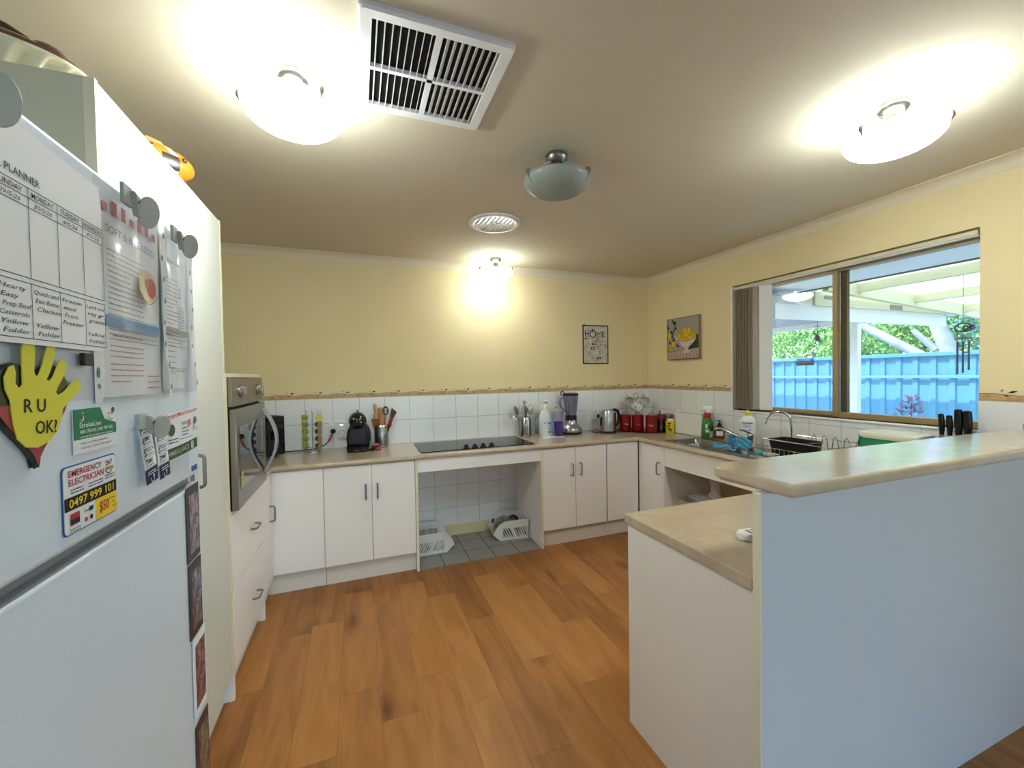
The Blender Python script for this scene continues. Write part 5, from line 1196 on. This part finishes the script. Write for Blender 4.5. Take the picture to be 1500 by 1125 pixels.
# ------------------------------------------------------------------ baskets in the bay
def basket(label, x, y, rz, mir):
    t_ = thing('stacking_basket', label, 'basket', (x, y, .0035), rz, 'white stacking baskets')
    BW = mat('basket_white', 'EAE8E2', .35); L, Wd, Hh = .30, .145, .165
    rim = [(-L/2, Hh)]+[(-L/2+.03*i, Hh) for i in range(1, 7)]+[(.06, Hh-.004), (.095, Hh-.02), (.125, Hh-.05), (.145, Hh-.095), (.152, Hh-.115)]
    low = lambda x: 0.0
    def side(s):
        b = B(); y0 = s*Wd
        M_ = Matrix(((1, 0, 0, 0), (0, .06*s, 1, 0), (0, 1, 0, 0), (0, 0, 0, 1)))      # local (x, up, out)
        M_ = Matrix(((1, 0, 0, 0), (0, .12*s, s, y0-.02*s), (0, 1, 0, 0), (0, 0, 0, 1)))
        b.at(M_); t1, t0 = -.0015, .0015
        top = [(xx, zz) for xx, zz in rim]
        b.prism([(-L/2, .105), (.085, .105)]+[p for p in top[::-1] if p[0] <= .1], t1, t0)
        b.prism([(-L/2, 0), (.085, 0), (.085, .026), (-L/2, .026)], t1, t0)
        b.prism([(-L/2, .026), (-L/2+.014, .026), (-L/2+.014, .105), (-L/2, .105)], t1, t0)
        b.prism([(.075, .0), (.1, .0), (.152, .05), (.125, .115), (.095, .145), (.075, .105)], t1, t0)
        def clip(P, xa, xb):
            for sg, lim in ((1, xa), (-1, -xb)):
                Q = []
                for (ax, az), (bx_, bz) in zip(P, P[1:]+P[:1]):
                    ia, ib = sg*ax >= lim, sg*bx_ >= lim
                    if ia: Q.append((ax, az))
                    if ia != ib:
                        f = (sg*lim-ax)/(bx_-ax); Q.append((sg*lim, az+(bz-az)*f))
                P = Q
                if len(P) < 3: return None
            return P
        p_ = .0205
        for k in range(-3, 14):
            xa = -L/2+.012+p_*k+.0115; xb = xa+p_-.0115
            if k in (4,): xa -= .006; xb += .018
            P = clip([(xa, .026), (xb, .026), (xb+.036, .105), (xa+.036, .105)], -L/2+.013, .076)
            if P: b.prism(P, t1, t0)
        return b
    for s in (-1, 1): build('side', side(s), BW, t_)
    tp = lambda s: [(xx, s*(Wd-.02+.12*zz)+0*s, zz) for xx, zz in rim]
    build('rim', B().tube(tp(-1), .005, 8).tube(tp(1), .005, 8).tube([(-L/2, -(Wd-.02+.12*Hh), Hh), (-L/2, Wd-.02+.12*Hh, Hh)], .005, 8), BW, t_)
    build('floor', B().box(-L/2, -(Wd-.02), .008, .1, Wd-.02, .011), BW, t_)
    build('back', B().add([(-L/2, -(Wd-.02), 0), (-L/2, Wd-.02, 0), (-L/2, Wd-.02+.12*Hh, Hh), (-L/2, -(Wd-.02+.12*Hh), Hh)], [(0, 1, 2, 3)]), BW, t_)
    build('front_lip', B().add([(.1, -(Wd-.02), .008), (.1, Wd-.02, .008), (.152, Wd-.014, .055), (.152, -(Wd-.014), .055), (.104, -(Wd-.02), .008), (.104, Wd-.02, .008), (.156, Wd-.014, .053), (.156, -(Wd-.014), .053)],
          [(0, 1, 2, 3), (4, 7, 6, 5), (0, 4, 5, 1), (3, 2, 6, 7)]), BW, t_)
    for xx in (-L/2+.01, .085):
        for s in (-1, 1): build('foot', B().box(xx-.01, s*(Wd-.02)-.008, -.0, xx+.01, s*(Wd-.02)+.008, .009), BW, t_)
    return t_
basket('empty white stacking basket at the left of the open bay', -2.352, -.215, .03, 0)
basket('white stacking basket holding green fruit at the right of the open bay', -1.675, -.185, PI-.12, 0)
FG = mat('fruit_green', '83822A', .45, var=.3, vscale=18); FO = mat('fruit_orange', 'B07A30', .45, var=.2, vscale=20)
fr = [(-1.74, -.13, .055, .04, .048, FG, 'green oval fruit at the back left of the right basket'), (-1.655, -.12, .06, .055, .042, FG, 'long green fruit at the back of the right basket'), (-1.7, -.2, .055, .042, .042, FG, 'round green fruit in the middle of the right basket'), (-1.62, -.21, .05, .04, .04, FG, 'green fruit against the near side of the right basket'), (-1.765, -.2, .045, .034, .032, FO, 'orange fruit at the open lip of the right basket'), (-1.6, -.13, .05, .04, .04, FG, 'green fruit in the back corner of the right basket')]
for x, y, z, a, c, m_, lb in fr:
    t_ = thing('fruit', lb, 'fruit', (x, y, .0145), random.uniform(-.5, .5), 'fruit in the basket')
    build('flesh', B().ell((0, 0, c), (a, a*.85, c), 18, 12), m_, t_); build('stem', B().cyl((a*.8, 0, c*1.5), (a*.9, 0, c*1.62), .003), mat('stem_brown', '4A3A1C', .7), t_)
t_ = thing('plastic_bag', 'crumpled clear bag with dark blue print around the fruit', 'bag', (-1.68, -.16, .016))
build('film', B().surf(lambda u, v: (.115*math.cos(2*PI*u)*(1+.06*math.sin(u*40+v*5)), .1*math.sin(2*PI*u)*(1+.06*math.cos(u*34)), .02+.09*v+.012*math.sin(u*30)*v), 60, 6), FILM, t_)
build('print', B().tube([(.055, .075, .1), (.085, .06, .118), (.11, .035, .105), (.105, .01, .08)], [.006, .01, .012, .008], 8).tube([(-.118, .045, .085), (-.11, .06, .1), (-.1, .07, .105)], .008, 8), mat('bag_navy', '141628', .4), t_)
single('paper_packet', B().at(Matrix.Rotation(.5, 4, 'Z') @ Matrix.Rotation(.9, 4, 'X')).box(-.03, -.02, -.004, .03, .03, .004, .002), PAPER, 'small white crumpled packet in the left basket', 'packet', (-2.36, -.2, .035))
# ------------------------------------------------------------------ on the peninsula
t_ = thing('remote_control', 'white air conditioner remote on the lower peninsula worktop', 'remote control', (-1.63, -2.585, ZW), -.12)
build('case', B().prism(rrect(-.085, -.026, .085, .026, .02, 6), 0, .024, .008, 3), WHITEP, t_)
build('screen', B().rect(-.03, -.017, .035, .017, .0243), mat('lcd_grey', '6E7468', .3), t_)
build('button', B().m(0).greek(-.052, -.04, .012, .008, 4, .0035, .0245, 3).rect(-.05, -.016, -.044, .016, .0244), INK, t_)
t_ = thing('cordless_phone', 'black cordless phone on a silver base at the wall end of the bar', 'phone', (-.045, -2.7, 1.1205), .5)
build('base', B().prism(rrect(-.04, -.045, .04, .045, .012), 0, .03, .006), mat('phone_silver', 'A9A9AA', .3, .6), t_)
build('cradle', B().prism(rrect(-.028, -.02, .028, .03, .01), .03, .055, .004), BLACK, t_)
build('handset', B().at(Matrix.Translation((0, .004, .04)) @ Matrix.Rotation(-.15, 4, 'X')).box(-.024, -.014, 0, .024, .014, .18, .01, 3), BLACK, t_)
build('trim', B().at(Matrix.Translation((0, .004, .04)) @ Matrix.Rotation(-.15, 4, 'X')).box(-.0255, -.008, .01, .0255, .008, .17, .004), mat('phone_silver', 'A9A9AA', .3, .6), t_)
build('cable', B().tube([(-.03, .02, .02), (-.06, .045, .035), (-.075, .055, .028), (-.085, .05, .004), (-.1, .03, .004), (-.13, -.02, .004)], .003, 6), BLACK, t_)
# ------------------------------------------------------------------ on the walls
t_ = thing('home_sign', 'metal HOME sweet home calendar sign on the back wall', 'sign', M=onback(-.792, 1.509, -.001))
W, Hh = .298, .39
SG = NT('sign_weathered'); n_ = SG.n('ShaderNodeTexNoise'); n_.inputs['Scale'].default_value = 14; n_.inputs['Detail'].default_value = 6
tc = SG.n('ShaderNodeTexCoord'); SG.l(tc.outputs['Object'], n_.inputs['Vector']); SG.l(SG.ramp(n_.outputs['Fac'], [(.3, 'A89C88'), (.5, 'D2C8B4'), (.7, 'DDD4C2')]), SG.b.inputs['Base Color']); SG.b.inputs['Roughness'].default_value = .5
SIGN_D = mat('sign_dark', '40342E', .5, var=.3, vscale=30)
build('plate', B().box(0, 0, 0, W, Hh, .004, .0015), SG.m, t_)
build('border', B().box(0, 0, .0035, .012, Hh, .006).box(W-.012, 0, .0035, W, Hh, .006).box(0, 0, .0035, W, .01, .006).box(0, Hh-.012, .0035, W, Hh, .006), SIGN_D, t_)
b = B(); z = .0048
b.text('H', .03, .275, .062, .043, z, bold=.006).text('M', .163, .272, .058, .052, z, bold=-.006).text('E', .226, .272, .056, .036, z, bold=.006)
b.tube([(.118+.033*math.cos(a), .3+.033*math.sin(a), z) for a in [2*PI*i/28 for i in range(28)]], .0045, 6, closed=True)
b.stroke([(.118, .3), (.118, .335)], .004, z).stroke([(.105, .34), (.118, .333), (.135, .345), (.148, .34)], .005, z).stroke([(.112, .352), (.12, .333)], .005, z).disc(.118, .338, .008, z, 8)
b.stroke([(.036, .275), (.036, .25)], .005, z).disc(.036, .252, .01, z, 10).stroke([(.036, .252), (.13, .252)], .0035, z).stroke([(.125, .252), (.125, .245)], .004, z)
b.text('sweet home', .1, .222, .016, .17, z, 'L', .35)
for i, tx in enumerate(('Jan Feb Mar Apr May Jun', 'Jul Aug Sep Oct Nov Dec')): b.text(tx, .025, .196-.022*i, .008, .248, z, bold=.004)
b.text('Mon Tue Wed Thu Fri Sat Sun', .025, .15, .0065, .248, z)
rows = [[None, None, 1, 2, 3, 4, 5], [6, 7, 8, 9, 10, 11, 12], [13, 14, 15, 16, 17, 18, 19], [20, 21, 22, 23, 24, 25, 26], [27, 28, 29, 30, 31]]
for j, r_ in enumerate(rows):
    for i, v in enumerate(r_):
        if v: b.text(str(v), .037+.0375*i, .122-.024*j, .0115, None, z, 'C', bold=.01)
build('lettering', b, mat('sign_ink', '2E2624', .6), t_)
for x, y in ((.125, .2), (.115, .153), (.184, .056)):
    m_ = build('marker', B().prism(rrect(x-.022, y-.008, x+.022, y+.014, .005), .0055, .0075), BLACKM, t_)
    build('window', B().rect(x-.012, y-.001, x+.012, y+.008, .0079), mat('marker_white', 'D8D0C8', .5), m_)
build('nail', B().cyl((.02, Hh+.003, .001), (.02, Hh+.003, .012), .004, n=8), SIGN_D, t_)
t_ = thing('canvas_picture', 'canvas picture of lemons in a white footed bowl on the window wall', 'picture', M=onright(-.33, 1.533, -.001))
W, Hh, zz = .398, .395, .0305
build('canvas', B().box(0, 0, 0, W, Hh, .03, .002), mat('canvas_edge', '9A7E5E', .7), t_)
build('edge', B().box(0, 0, .026, .006, Hh, .0312).box(0, Hh-.005, .026, W, Hh, .0312).box(0, 0, .026, W, .006, .0312), mat('canvas_brown', '6A4A34', .7), t_)
G1, G2 = mat('leaf_dark', '2C3A24', .7), mat('drape_green', '1E3A28', .7)
b = B()
b.m(0).rect(.005, .09, W, Hh-.004, zz)
b.m(1).flat([(.27, .09), (W, .1), (W, .215), (.365, .22), (.33, .17)], zz+.0003)
b.m(2).flat([(.005, .005), (W, .012), (W, .095), (.3, .09), (.15, .085), (.005, .07)], zz+.0004)
b.m(3)
for k in range(9): b.flat([(.03+.044*k, .008), (.045+.044*k, .008), (.075+.036*k, .085), (.066+.036*k, .085)], zz+.0006)
b.m(4).flat([(.15, .19), (.375, .2), (.35, .16), (.3, .125), (.27, .11), (.27, .085), (.295, .07), (.29, .06), (.21, .06), (.205, .07), (.23, .085), (.23, .11), (.19, .13), (.16, .165)], zz+.0007)
b.stroke([(.15, .19), (.1, .225), (.085, .26)], .012, zz+.0006)
for i, (x, y, r) in enumerate(((.17, .2, .022), (.21, .195, .03), (.255, .2, .034), (.3, .205, .032), (.345, .215, .028), (.16, .225, .02), (.2, .23, .026), (.25, .24, .036), (.305, .24, .028), (.235, .268, .028), (.2, .25, .02), (.285, .262, .024), (.33, .24, .02), (.035, .235, .028), (.04, .125, .026), (.085, .15, .026), (.05, .1, .02))):
    b.m(8).disc(x, y, r*1.0, zz+.00085+.0001*i, 14, r*1.16); b.m(5 if i % 2 else 6).disc(x, y, r*.9, zz+.0009+.0001*i, 14, r*1.05)
b.m(7)
rr_ = random.Random(5)
for k in range(16):
    t = k/15; x, y = .02+.1*rr_.random()+.02*t, .39-.24*t; an = -1.2+rr_.uniform(-.7, .7); l = .06; c, s = math.cos(an), math.sin(an)
    x0 = max(.01, x-.02)
    P = [(0, 0), (l*.5, l*.2), (l, 0), (l*.5, -l*.2)]
    b.flat([(min(W-.01, max(.006, x0+px*c-py*s)), min(Hh-.006, max(.08, y+px*s+py*c))) for px, py in P], zz+.0006+.00001*k)
build('painting', b, [mat('paint_grey', 'A59C90', .8), G2, mat('paint_pinkcloth', 'C4A59A', .8), mat('paint_stripe', 'A98680', .8), mat('paint_bowl', 'D9C8BC', .7), mat('paint_lemon', 'E2BE2C', .7), mat('paint_lemon2', 'D2AA26', .7), G1, mat('paint_outline', '8A6A18', .7)], t_)
# ------------------------------------------------------------------ vertical blind
t_ = thing('vertical_blind', 'vertical blind drawn to the left side of the kitchen window', 'blind', (0, 0, 0))
build('headrail', B().box(.008, WY0+.012, 2.075, .05, WY1-.014, 2.097, .002), mat('rail_cream', 'DCD3B4', .45), t_)
build('track', B().box(.014, WY0+.012, 2.068, .044, WY1-.1, 2.0745), mat('track_white', 'E8E6DE', .3), t_)
SLT = NT('slat_shaded'); tb = SLT.n('ShaderNodeBsdfTranslucent'); tb.inputs['Color'].default_value = (*lin('C9B59A'), 1); SLT.b.inputs['Base Color'].default_value = (*lin('BFAD94'), 1); SLT.b.inputs['Roughness'].default_value = .7; tm = SLT.n('ShaderNodeMixShader'); tm.inputs[0].default_value = .35
SLT.l(SLT.b.outputs[0], tm.inputs[1]); SLT.l(tb.outputs[0], tm.inputs[2]); SLT.l(tm.outputs[0], SLT.nt.nodes['Material Output'].inputs['Surface']); SL = SLT.m; SLW = mat('slat_lit', 'E9E7E0', .6)  # one slat fabric in two colours, its lit and shaded tones painted in
ys = [(-1.075, 1.15), (-1.095, .25)]+[(-1.112-.011*i, (.05, .42, .2, .55, .12)[i % 5]) for i in range(11)]+[(-1.245, .3), (-1.262, .4)]
for y, a in ys:
    M_ = Matrix.Translation((.032, y, 0)) @ Matrix.Rotation(-a, 4, 'Z')
    build('slat', B().at(M_).box(-.0445, -.0006, 1.112, .0445, .0006, 2.068), SLW if a > 1 else SL, t_)
sw = build('slat', B().at(Matrix.Translation((.03, -1.325, 0)) @ Matrix.Rotation(-1.25, 4, 'Z')).box(-.0445, -.0006, 1.112, .0445, .0006, 2.068), SLW, t_)
b = B().tube([(.0, -1.052, 2.06), (.0, -1.052, 1.16)], .0015, 5)
for k in range(30): b.ell((0, -1.058, 1.15+.03*k), (.0025, .0025, .0025), 6, 4)
build('chain', b, WHITEP, t_)
# ------------------------------------------------------------------ outside
struct('ground_outside', B().box(.12, -14, -.4, 40, 30, -.15).box(-30, -40, -.4, .12, Y1-.1, -.15), mat('paving', '7F92A8', .8, var=.1, vscale=3))
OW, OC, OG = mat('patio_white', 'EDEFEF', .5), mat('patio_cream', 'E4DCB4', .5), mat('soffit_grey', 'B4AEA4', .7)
struct('ground_patio', B().box(.12, -8, -.15, 3.55, 9, -.13), mat('patio_paving', 'E2DED4', .8))
struct('exterior_soffit', B().box(.12, -8, 2.118, .85, 4, 2.13), OW)
struct('exterior_roof', B().box(.12, -8, 2.13, .87, 4, 2.3).box(X0-.1, Y1-.5, 2.55, .12, .6, 2.6), mat('roof_grey', '6E6A64', .6))
tt = NT('sheet_cream'); bs = tt.n('ShaderNodeBsdfTranslucent'); bs.inputs['Color'].default_value = (*lin('F2EAC8'), 1)
tt.b.inputs['Base Color'].default_value = (*lin('EFE9D2'), 1); mxs = tt.n('ShaderNodeMixShader'); mxs.inputs[0].default_value = .55
tt.l(tt.b.outputs[0], mxs.inputs[1]); tt.l(bs.outputs[0], mxs.inputs[2]); tt.l(mxs.outputs[0], tt.nt.nodes['Material Output'].inputs['Surface']); SHEET = tt.m
t_ = thing('patio_roof', 'cream timber patio roof with corrugated sheeting outside the window', 'patio roof', (0, 0, 0))
zr = lambda x: 2.185-.062*(x-1.2)
def beamx(b, y0, y1, x0, x1, dz0, dz1): b.add([(x, y, zr(x)+dz) for x in (x0, x1) for y in (y0, y1) for dz in (dz0, dz1)], [(0, 1, 3, 2), (4, 6, 7, 5), (0, 4, 5, 1), (2, 3, 7, 6), (0, 2, 6, 4), (1, 5, 7, 3)]); return b
build('shadow_strip', B().box(.852, -8, 2.108, .875, -1.0, 2.13), mat('shadow_gap_grey', '8A827A', .6), t_)  # dark strip stands for the shadow gap at the soffit edge
build('rafter', beamx(B(), -1.245, -1.2, .88, 3.9, -.115, -.0), OC, t_)
for x in (1.27, 2.12, 2.98, 3.8):
    build('purlin', B().box(x, -8, zr(x)-.085, x+.05, -1.245, zr(x)-.01), OC, t_)
b = B(); b.surf(lambda u, v: (.9+3.1*u, -1.22-6.5*v, zr(.9+3.1*u)+.006+.011*math.sin(v*6.5/.12*2*PI)), 2, 420)
build('sheeting', b, SHEET, t_)
build('fascia', B().box(.4, -1.125, 1.853, 2.95, -1.095, 1.98), OW, t_)
build('outer_beam', B().box(2.93, -1.125, 1.985, 2.99, 6, 2.05).box(2.9, -1.2, 1.955, 2.95, -1.06, 2.02), OW, t_)
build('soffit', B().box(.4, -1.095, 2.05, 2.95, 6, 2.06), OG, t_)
build('cream_board', B().box(.86, -1.15, 1.98, 3.0, -1.126, 2.1), OC, t_)
build('post', B().box(2.95, -.3, -.15, 3.02, -.22, 1.985), OW, t_)
build('joint_plate', B().box(1.93, -1.155, 1.985, 2.12, -1.15, 2.03).box(.98, -1.155, 2.04, 1.1, -1.15, 2.07), mat('plate_grey', '9A9486', .5, .4), t_)
single('outdoor_light', B().lathe([(0, -.05), (.09, -.042), (.17, -.015), (.19, 0), (0, 0)], 28, 1, .5), mat('light_opal', 'F2ECD8', .4), 'round opal light under the patio roof seen through the left pane', 'outdoor light', (1.0, -1.02, 2.05))
t_ = thing('boundary_fence', 'light blue ribbed metal fence behind the patio', 'fence', (3.6, 0, 0))
FB = mat('fence_blue', '67A4C6', .5)
pf = [(0, 0), (.1, 0), (.112, -.018), (.158, -.018), (.17, 0)]; prof = []
y = -7.
while y < 9: prof += [(y+a, b_) for a, b_ in pf[:-1]]; y += .17
b = B(); n = len(prof)
b.add([(q, yy, z) for z in (-.15, 1.575) for yy, q in prof], [(i, i+1, n+i+1, n+i) for i in range(n-1)])
build('ribbed_sheet', b, FB, t_)
build('top_rail', B().box(-.05, -7, 1.56, .03, 9, 1.605, .004), FB, t_)
build('mid_rail', B().box(-.052, -7, 1.295, -.03, 9, 1.33, .003), mat('fence_rail', '74AEDA', .5), t_)
# trees
LM = [mat('leaf_bright', '9DC06A', .6, spec=.2), mat('leaf_mid', '6F9E66', .6, spec=.2), mat('leaf_blue', '7AA494', .6, spec=.2), mat('leaf_lime', 'A9C46A', .6, spec=.2)]
BK = mat('gum_bark', 'A8A2A0', .8, var=.25, vscale=5, bump=.4, bscale=12)
def tree(label, x, y, z0, clumps, mi, seed, trunk, n=2600, ls=.05):
    t_ = thing('garden_tree', label, 'tree', (x, y, -.15), 0, 'trees beyond the fence'); r = random.Random(seed)
    build('trunk', trunk(B()), BK, t_); b = B()
    for cx, cy, cz, R in clumps:
        for i in range(n):
            d = Vector((r.gauss(0, 1), r.gauss(0, 1), r.gauss(0, 1))).normalized()*R*(r.random()**.4)
            p = Vector((cx, cy, cz))+d; e = Euler((r.uniform(0, 6.3), r.uniform(0, 6.3), r.uniform(0, 6.3))).to_matrix(); s = ls*r.uniform(.6, 1.4)
            b.m(r.choice((0, 0, 1))); b.add([p+e @ Vector(q)*s for q in ((-1, 0, 0), (0, -.45, .1), (1, 0, 0), (0, .45, .1))], [(0, 1, 2, 3)])
    build('crown', b, [LM[mi[0]], LM[mi[1]]], t_, flat=True)
    return t_
st = lambda h, r0: (lambda b: b.tube([(0, 0, 0), (.05, .1, h*.5), (0, 0, h)], [r0, r0*.8, r0*.5], 10))
gum = lambda b: b.tube([(0, 0, 0), (.05, -.1, 1.9), (.0, .12, 2.6), (.0, .28, 3.6), (0, .4, 5)], [.16, .13, .11, .1, .08], 12).tube([(.03, -.02, 1.6), (-.1, .5, 2.0), (-.2, 1.1, 2.45), (-.2, 1.6, 2.75)], [.09, .085, .075, .06], 10).tube([(0, .05, 1.9), (-.05, .25, 2.15), (-.1, .35, 2.3)], [.06, .05, .04], 8)
tree('pale-barked gum tree with a leaning branch behind the fence', 7, .66, 0, [(.8, -1.2, 3.6, 1.3), (1.2, .5, 4.5, 1.5), (1.4, -.6, 2.6, 1.0)], (2, 1), 3, gum)
tree('lime green bushy tree left of the gum trunk', 7.5, 3.2, 0, [(0, 0, 2.2, 1.0), (.2, 1.1, 2.6, 1.0), (0, -.9, 2.0, .7), (.6, .2, 3.2, 1.1)], (0, 3), 5, st(2, .1))
tree('dark blue-green tree at the far left beyond the fence', 9, 6.6, 0, [(0, 0, 2.4, 1.4), (0, -1.2, 3.2, 1.2), (.3, 1.6, 3., 1.4), (0, .3, 4.2, 1.4)], (2, 1), 9, st(3, .14))
tree('bright green low tree between the gum and the lime tree', 8.5, 1.6, 0, [(.3, .3, 2.1, .8), (.5, -.5, 2.4, .9), (.4, .5, 3.1, 1.0)], (3, 0), 12, st(2, .09))
tree('grey green tree right of the gum trunk', 9.5, -1.2, 0, [(0, 0, 2.4, 1.3), (0, -1.6, 3., 1.5), (.2, 1.2, 3.4, 1.2), (.3, -1, 4.3, 1.4)], (2, 0), 15, st(3, .13))
tree('tall mid green tree behind the others', 12.5, 3.5, 0, [(0, 0, 3.6, 1.8), (0, 2.4, 3.8, 1.8), (0, -2.4, 3.9, 1.8), (0, -5, 3.5, 2), (0, 5.5, 3.4, 2)], (1, 2), 19, st(3, .2), 1800, .09)
# things hanging outside the window
DK = mat('chime_dark', '4A5060', .5, .4)
t_ = thing('wind_chime', 'dark wind chime with three tubes hanging outside the right pane', 'wind chime', (1.3, -1.912, 1.595))
build('ornament', B().tube([(.0+.0, .045*math.cos(a), .115+.03*math.sin(a)) for a in [2*PI*i/20 for i in range(20)]], .006, 6, closed=True).tube([(0, .03*math.cos(a)-.03, .112+.025*math.sin(a*2)*.6) for a in [2*PI*i/20 for i in range(20)]], .006, 6, closed=True), DK, t_)
build('cord', B().cyl((0, 0, .1), (0, 0, .035), .002, n=5).cyl((0, 0, .14), (0, 0, .52), .0015, n=5), DK, t_)
build('ring', B().lathe([(0, .03), (.045, .03), (.048, .034), (.04, .04), (0, .042)], 20), DK, t_)
for yy, L in ((.03, .23), (.0, .22), (-.032, .2)): build('tube', B().cyl((0, yy, .012), (0, yy, -L), .0065, n=8).cyl((0, yy, .03), (0, yy, .012), .001, n=4), DK, t_)
build('striker', B().cyl((0, 0, -.07), (0, -.032, -.07), .005, n=6), DK, t_)
t_ = thing('hanging_feeder', 'small dark bird ornament hanging outside the left pane', 'hanging ornament', (1.3, -.885, 1.69))
build('cord', B().cyl((0, 0, .05), (0, 0, .36), .002, n=5), DK, t_)
build('bar', B().cyl((0, -.025, .15), (0, .03, .15), .003, n=5), DK, t_)
build('bird', B().ell((0, 0, .03), (.02, .025, .03), 12, 8).tube([(0, .0, .05), (0, .03, .085), (0, .035, .11)], [.012, .006, .003], 6).tube([(0, -.01, .03), (0, -.03, -.01)], [.01, .004], 6), DK, t_)
t_ = thing('window_feeder', 'clear plastic tray feeder stuck on the outside of the left pane', 'feeder', (.135, -1.55, 1.447))
build('tray', B().box(-.02, -.05, 0, .02, .05, .003).box(-.02, -.05, 0, -.018, .05, .03).box(.018, -.05, 0, .02, .05, .05).box(-.02, -.05, 0, .02, -.048, .05).box(-.02, .048, 0, .02, .05, .05), thin_glass('feeder_clear', 'E4DCE8', .2), t_)
build('seed', B().box(-.017, -.046, .003, .017, .046, .016, .003), mat('seed_brown', '8E7C86', .8, var=.4, vscale=200), t_)
t_ = thing('garden_plant', 'purple-grey leafy plant in front of the blue fence', 'plant', (2.6, -1.0, -.15)); r = random.Random(4); b = B()
for i in range(260):
    h = r.random(); a = r.uniform(0, 6.3); p = Vector((math.cos(a)*.12*(1.15-h), math.sin(a)*.16*(1.15-h)+(0 if i % 5 else .22), .85+.42*h*(1 if i % 5 else .4))); s = .045
    e = Euler((r.uniform(-.6, .6), r.uniform(-.8, .8), a)).to_matrix()
    b.m(i % 2).add([p+e @ Vector(q)*s for q in ((0, 0, 0), (.5, -.3, .3), (1.2, 0, .5), (.5, .3, .3))], [(0, 1, 2, 3)])
build('leaves', b, [mat('leaf_mauve', 'B9A8BC', .6), mat('leaf_purple', '8E7A9C', .6)], t_, flat=True)
build('stem', B().tube([(0, 0, 0), (.02, 0, .6), (0, 0, 1.2)], [.015, .01, .004], 6), mat('stem_brown', '4A3A1C', .7), t_)
# ------------------------------------------------------------------ light
wd = bpy.data.worlds.new('sky'); S.world = wd; wd.use_nodes = True
nt = wd.node_tree; bg = nt.nodes['Background']
sky = nt.nodes.new('ShaderNodeTexSky'); sky.sky_type = 'NISHITA'; sky.sun_disc = False
sky.sun_elevation = math.radians(50); sky.sun_rotation = math.radians(0); sky.air_density = 1.6; sky.dust_density = .6
tn = nt.nodes.new('ShaderNodeMix'); tn.data_type = 'RGBA'; tn.blend_type = 'MULTIPLY'; tn.inputs['Factor'].default_value = 1; tn.inputs['B'].default_value = (.78, .96, 1.35, 1)
nt.links.new(sky.outputs[0], tn.inputs['A']); nt.links.new(tn.outputs['Result'], bg.inputs[0]); bg.inputs[1].default_value = SKY_STRENGTH
def light(name, kind, loc, energy, col=(1, 1, 1), **kw):
    L = bpy.data.lights.new(name, kind); L.energy = energy; L.color = col
    for k, v in kw.items(): setattr(L, k, v)
    o = bpy.data.objects.new(name, L); COL.objects.link(o); o.location = loc; return o
s = light('sun', 'SUN', (0, 0, 6), SUN_E, (1, .95, .86), angle=.01); s.rotation_euler = Vector((.5, -.3, -.85)).to_track_quat('-Z', 'Y').to_euler()
for i, (x, y) in enumerate(LAMPS_ON):
    light('bulb', 'POINT', (x, y, 2.315), BULB_E*(.5 if y > -1 else 1), (.95, .99, 1), shadow_soft_size=.03)
p = light('door_portal', 'AREA', ((RX0+RX1)/2, Y1-.12, 1.06), 1, shape='RECTANGLE', size=RX1-RX0, size_y=2.1); p.rotation_euler = (PI/2, 0, 0); p.data.cycles.is_portal = True
p = light('side_door_portal', 'AREA', (.14, (DY0+DY1)/2, 1.06), 1, shape='RECTANGLE', size=2.1, size_y=DY1-DY0); p.rotation_euler = (0, PI/2, 0); p.data.cycles.is_portal = True
p = light('window_portal', 'AREA', (.14, (WY0+WY1)/2, 1.6), 1, shape='RECTANGLE', size=1.0, size_y=1.45); p.rotation_euler = (0, PI/2, 0); p.data.cycles.is_portal = True
S.view_settings.view_transform = 'Standard'; S.view_settings.look = 'None'; S.view_settings.gamma = 1; S.view_settings.use_curve_mapping = False
S.view_settings.exposure = EXPOSURE
S.cycles.use_denoising = True; S.cycles.max_bounces = 10; S.cycles.diffuse_bounces = 4; S.cycles.transparent_max_bounces = 16
S.cycles.caustics_reflective = False; S.cycles.caustics_refractive = False; S.cycles.sample_clamp_indirect = 6
bpy.data.scenes.remove(SC2)
for m_ in list(bpy.data.meshes):
    if m_.users == 0: bpy.data.meshes.remove(m_)
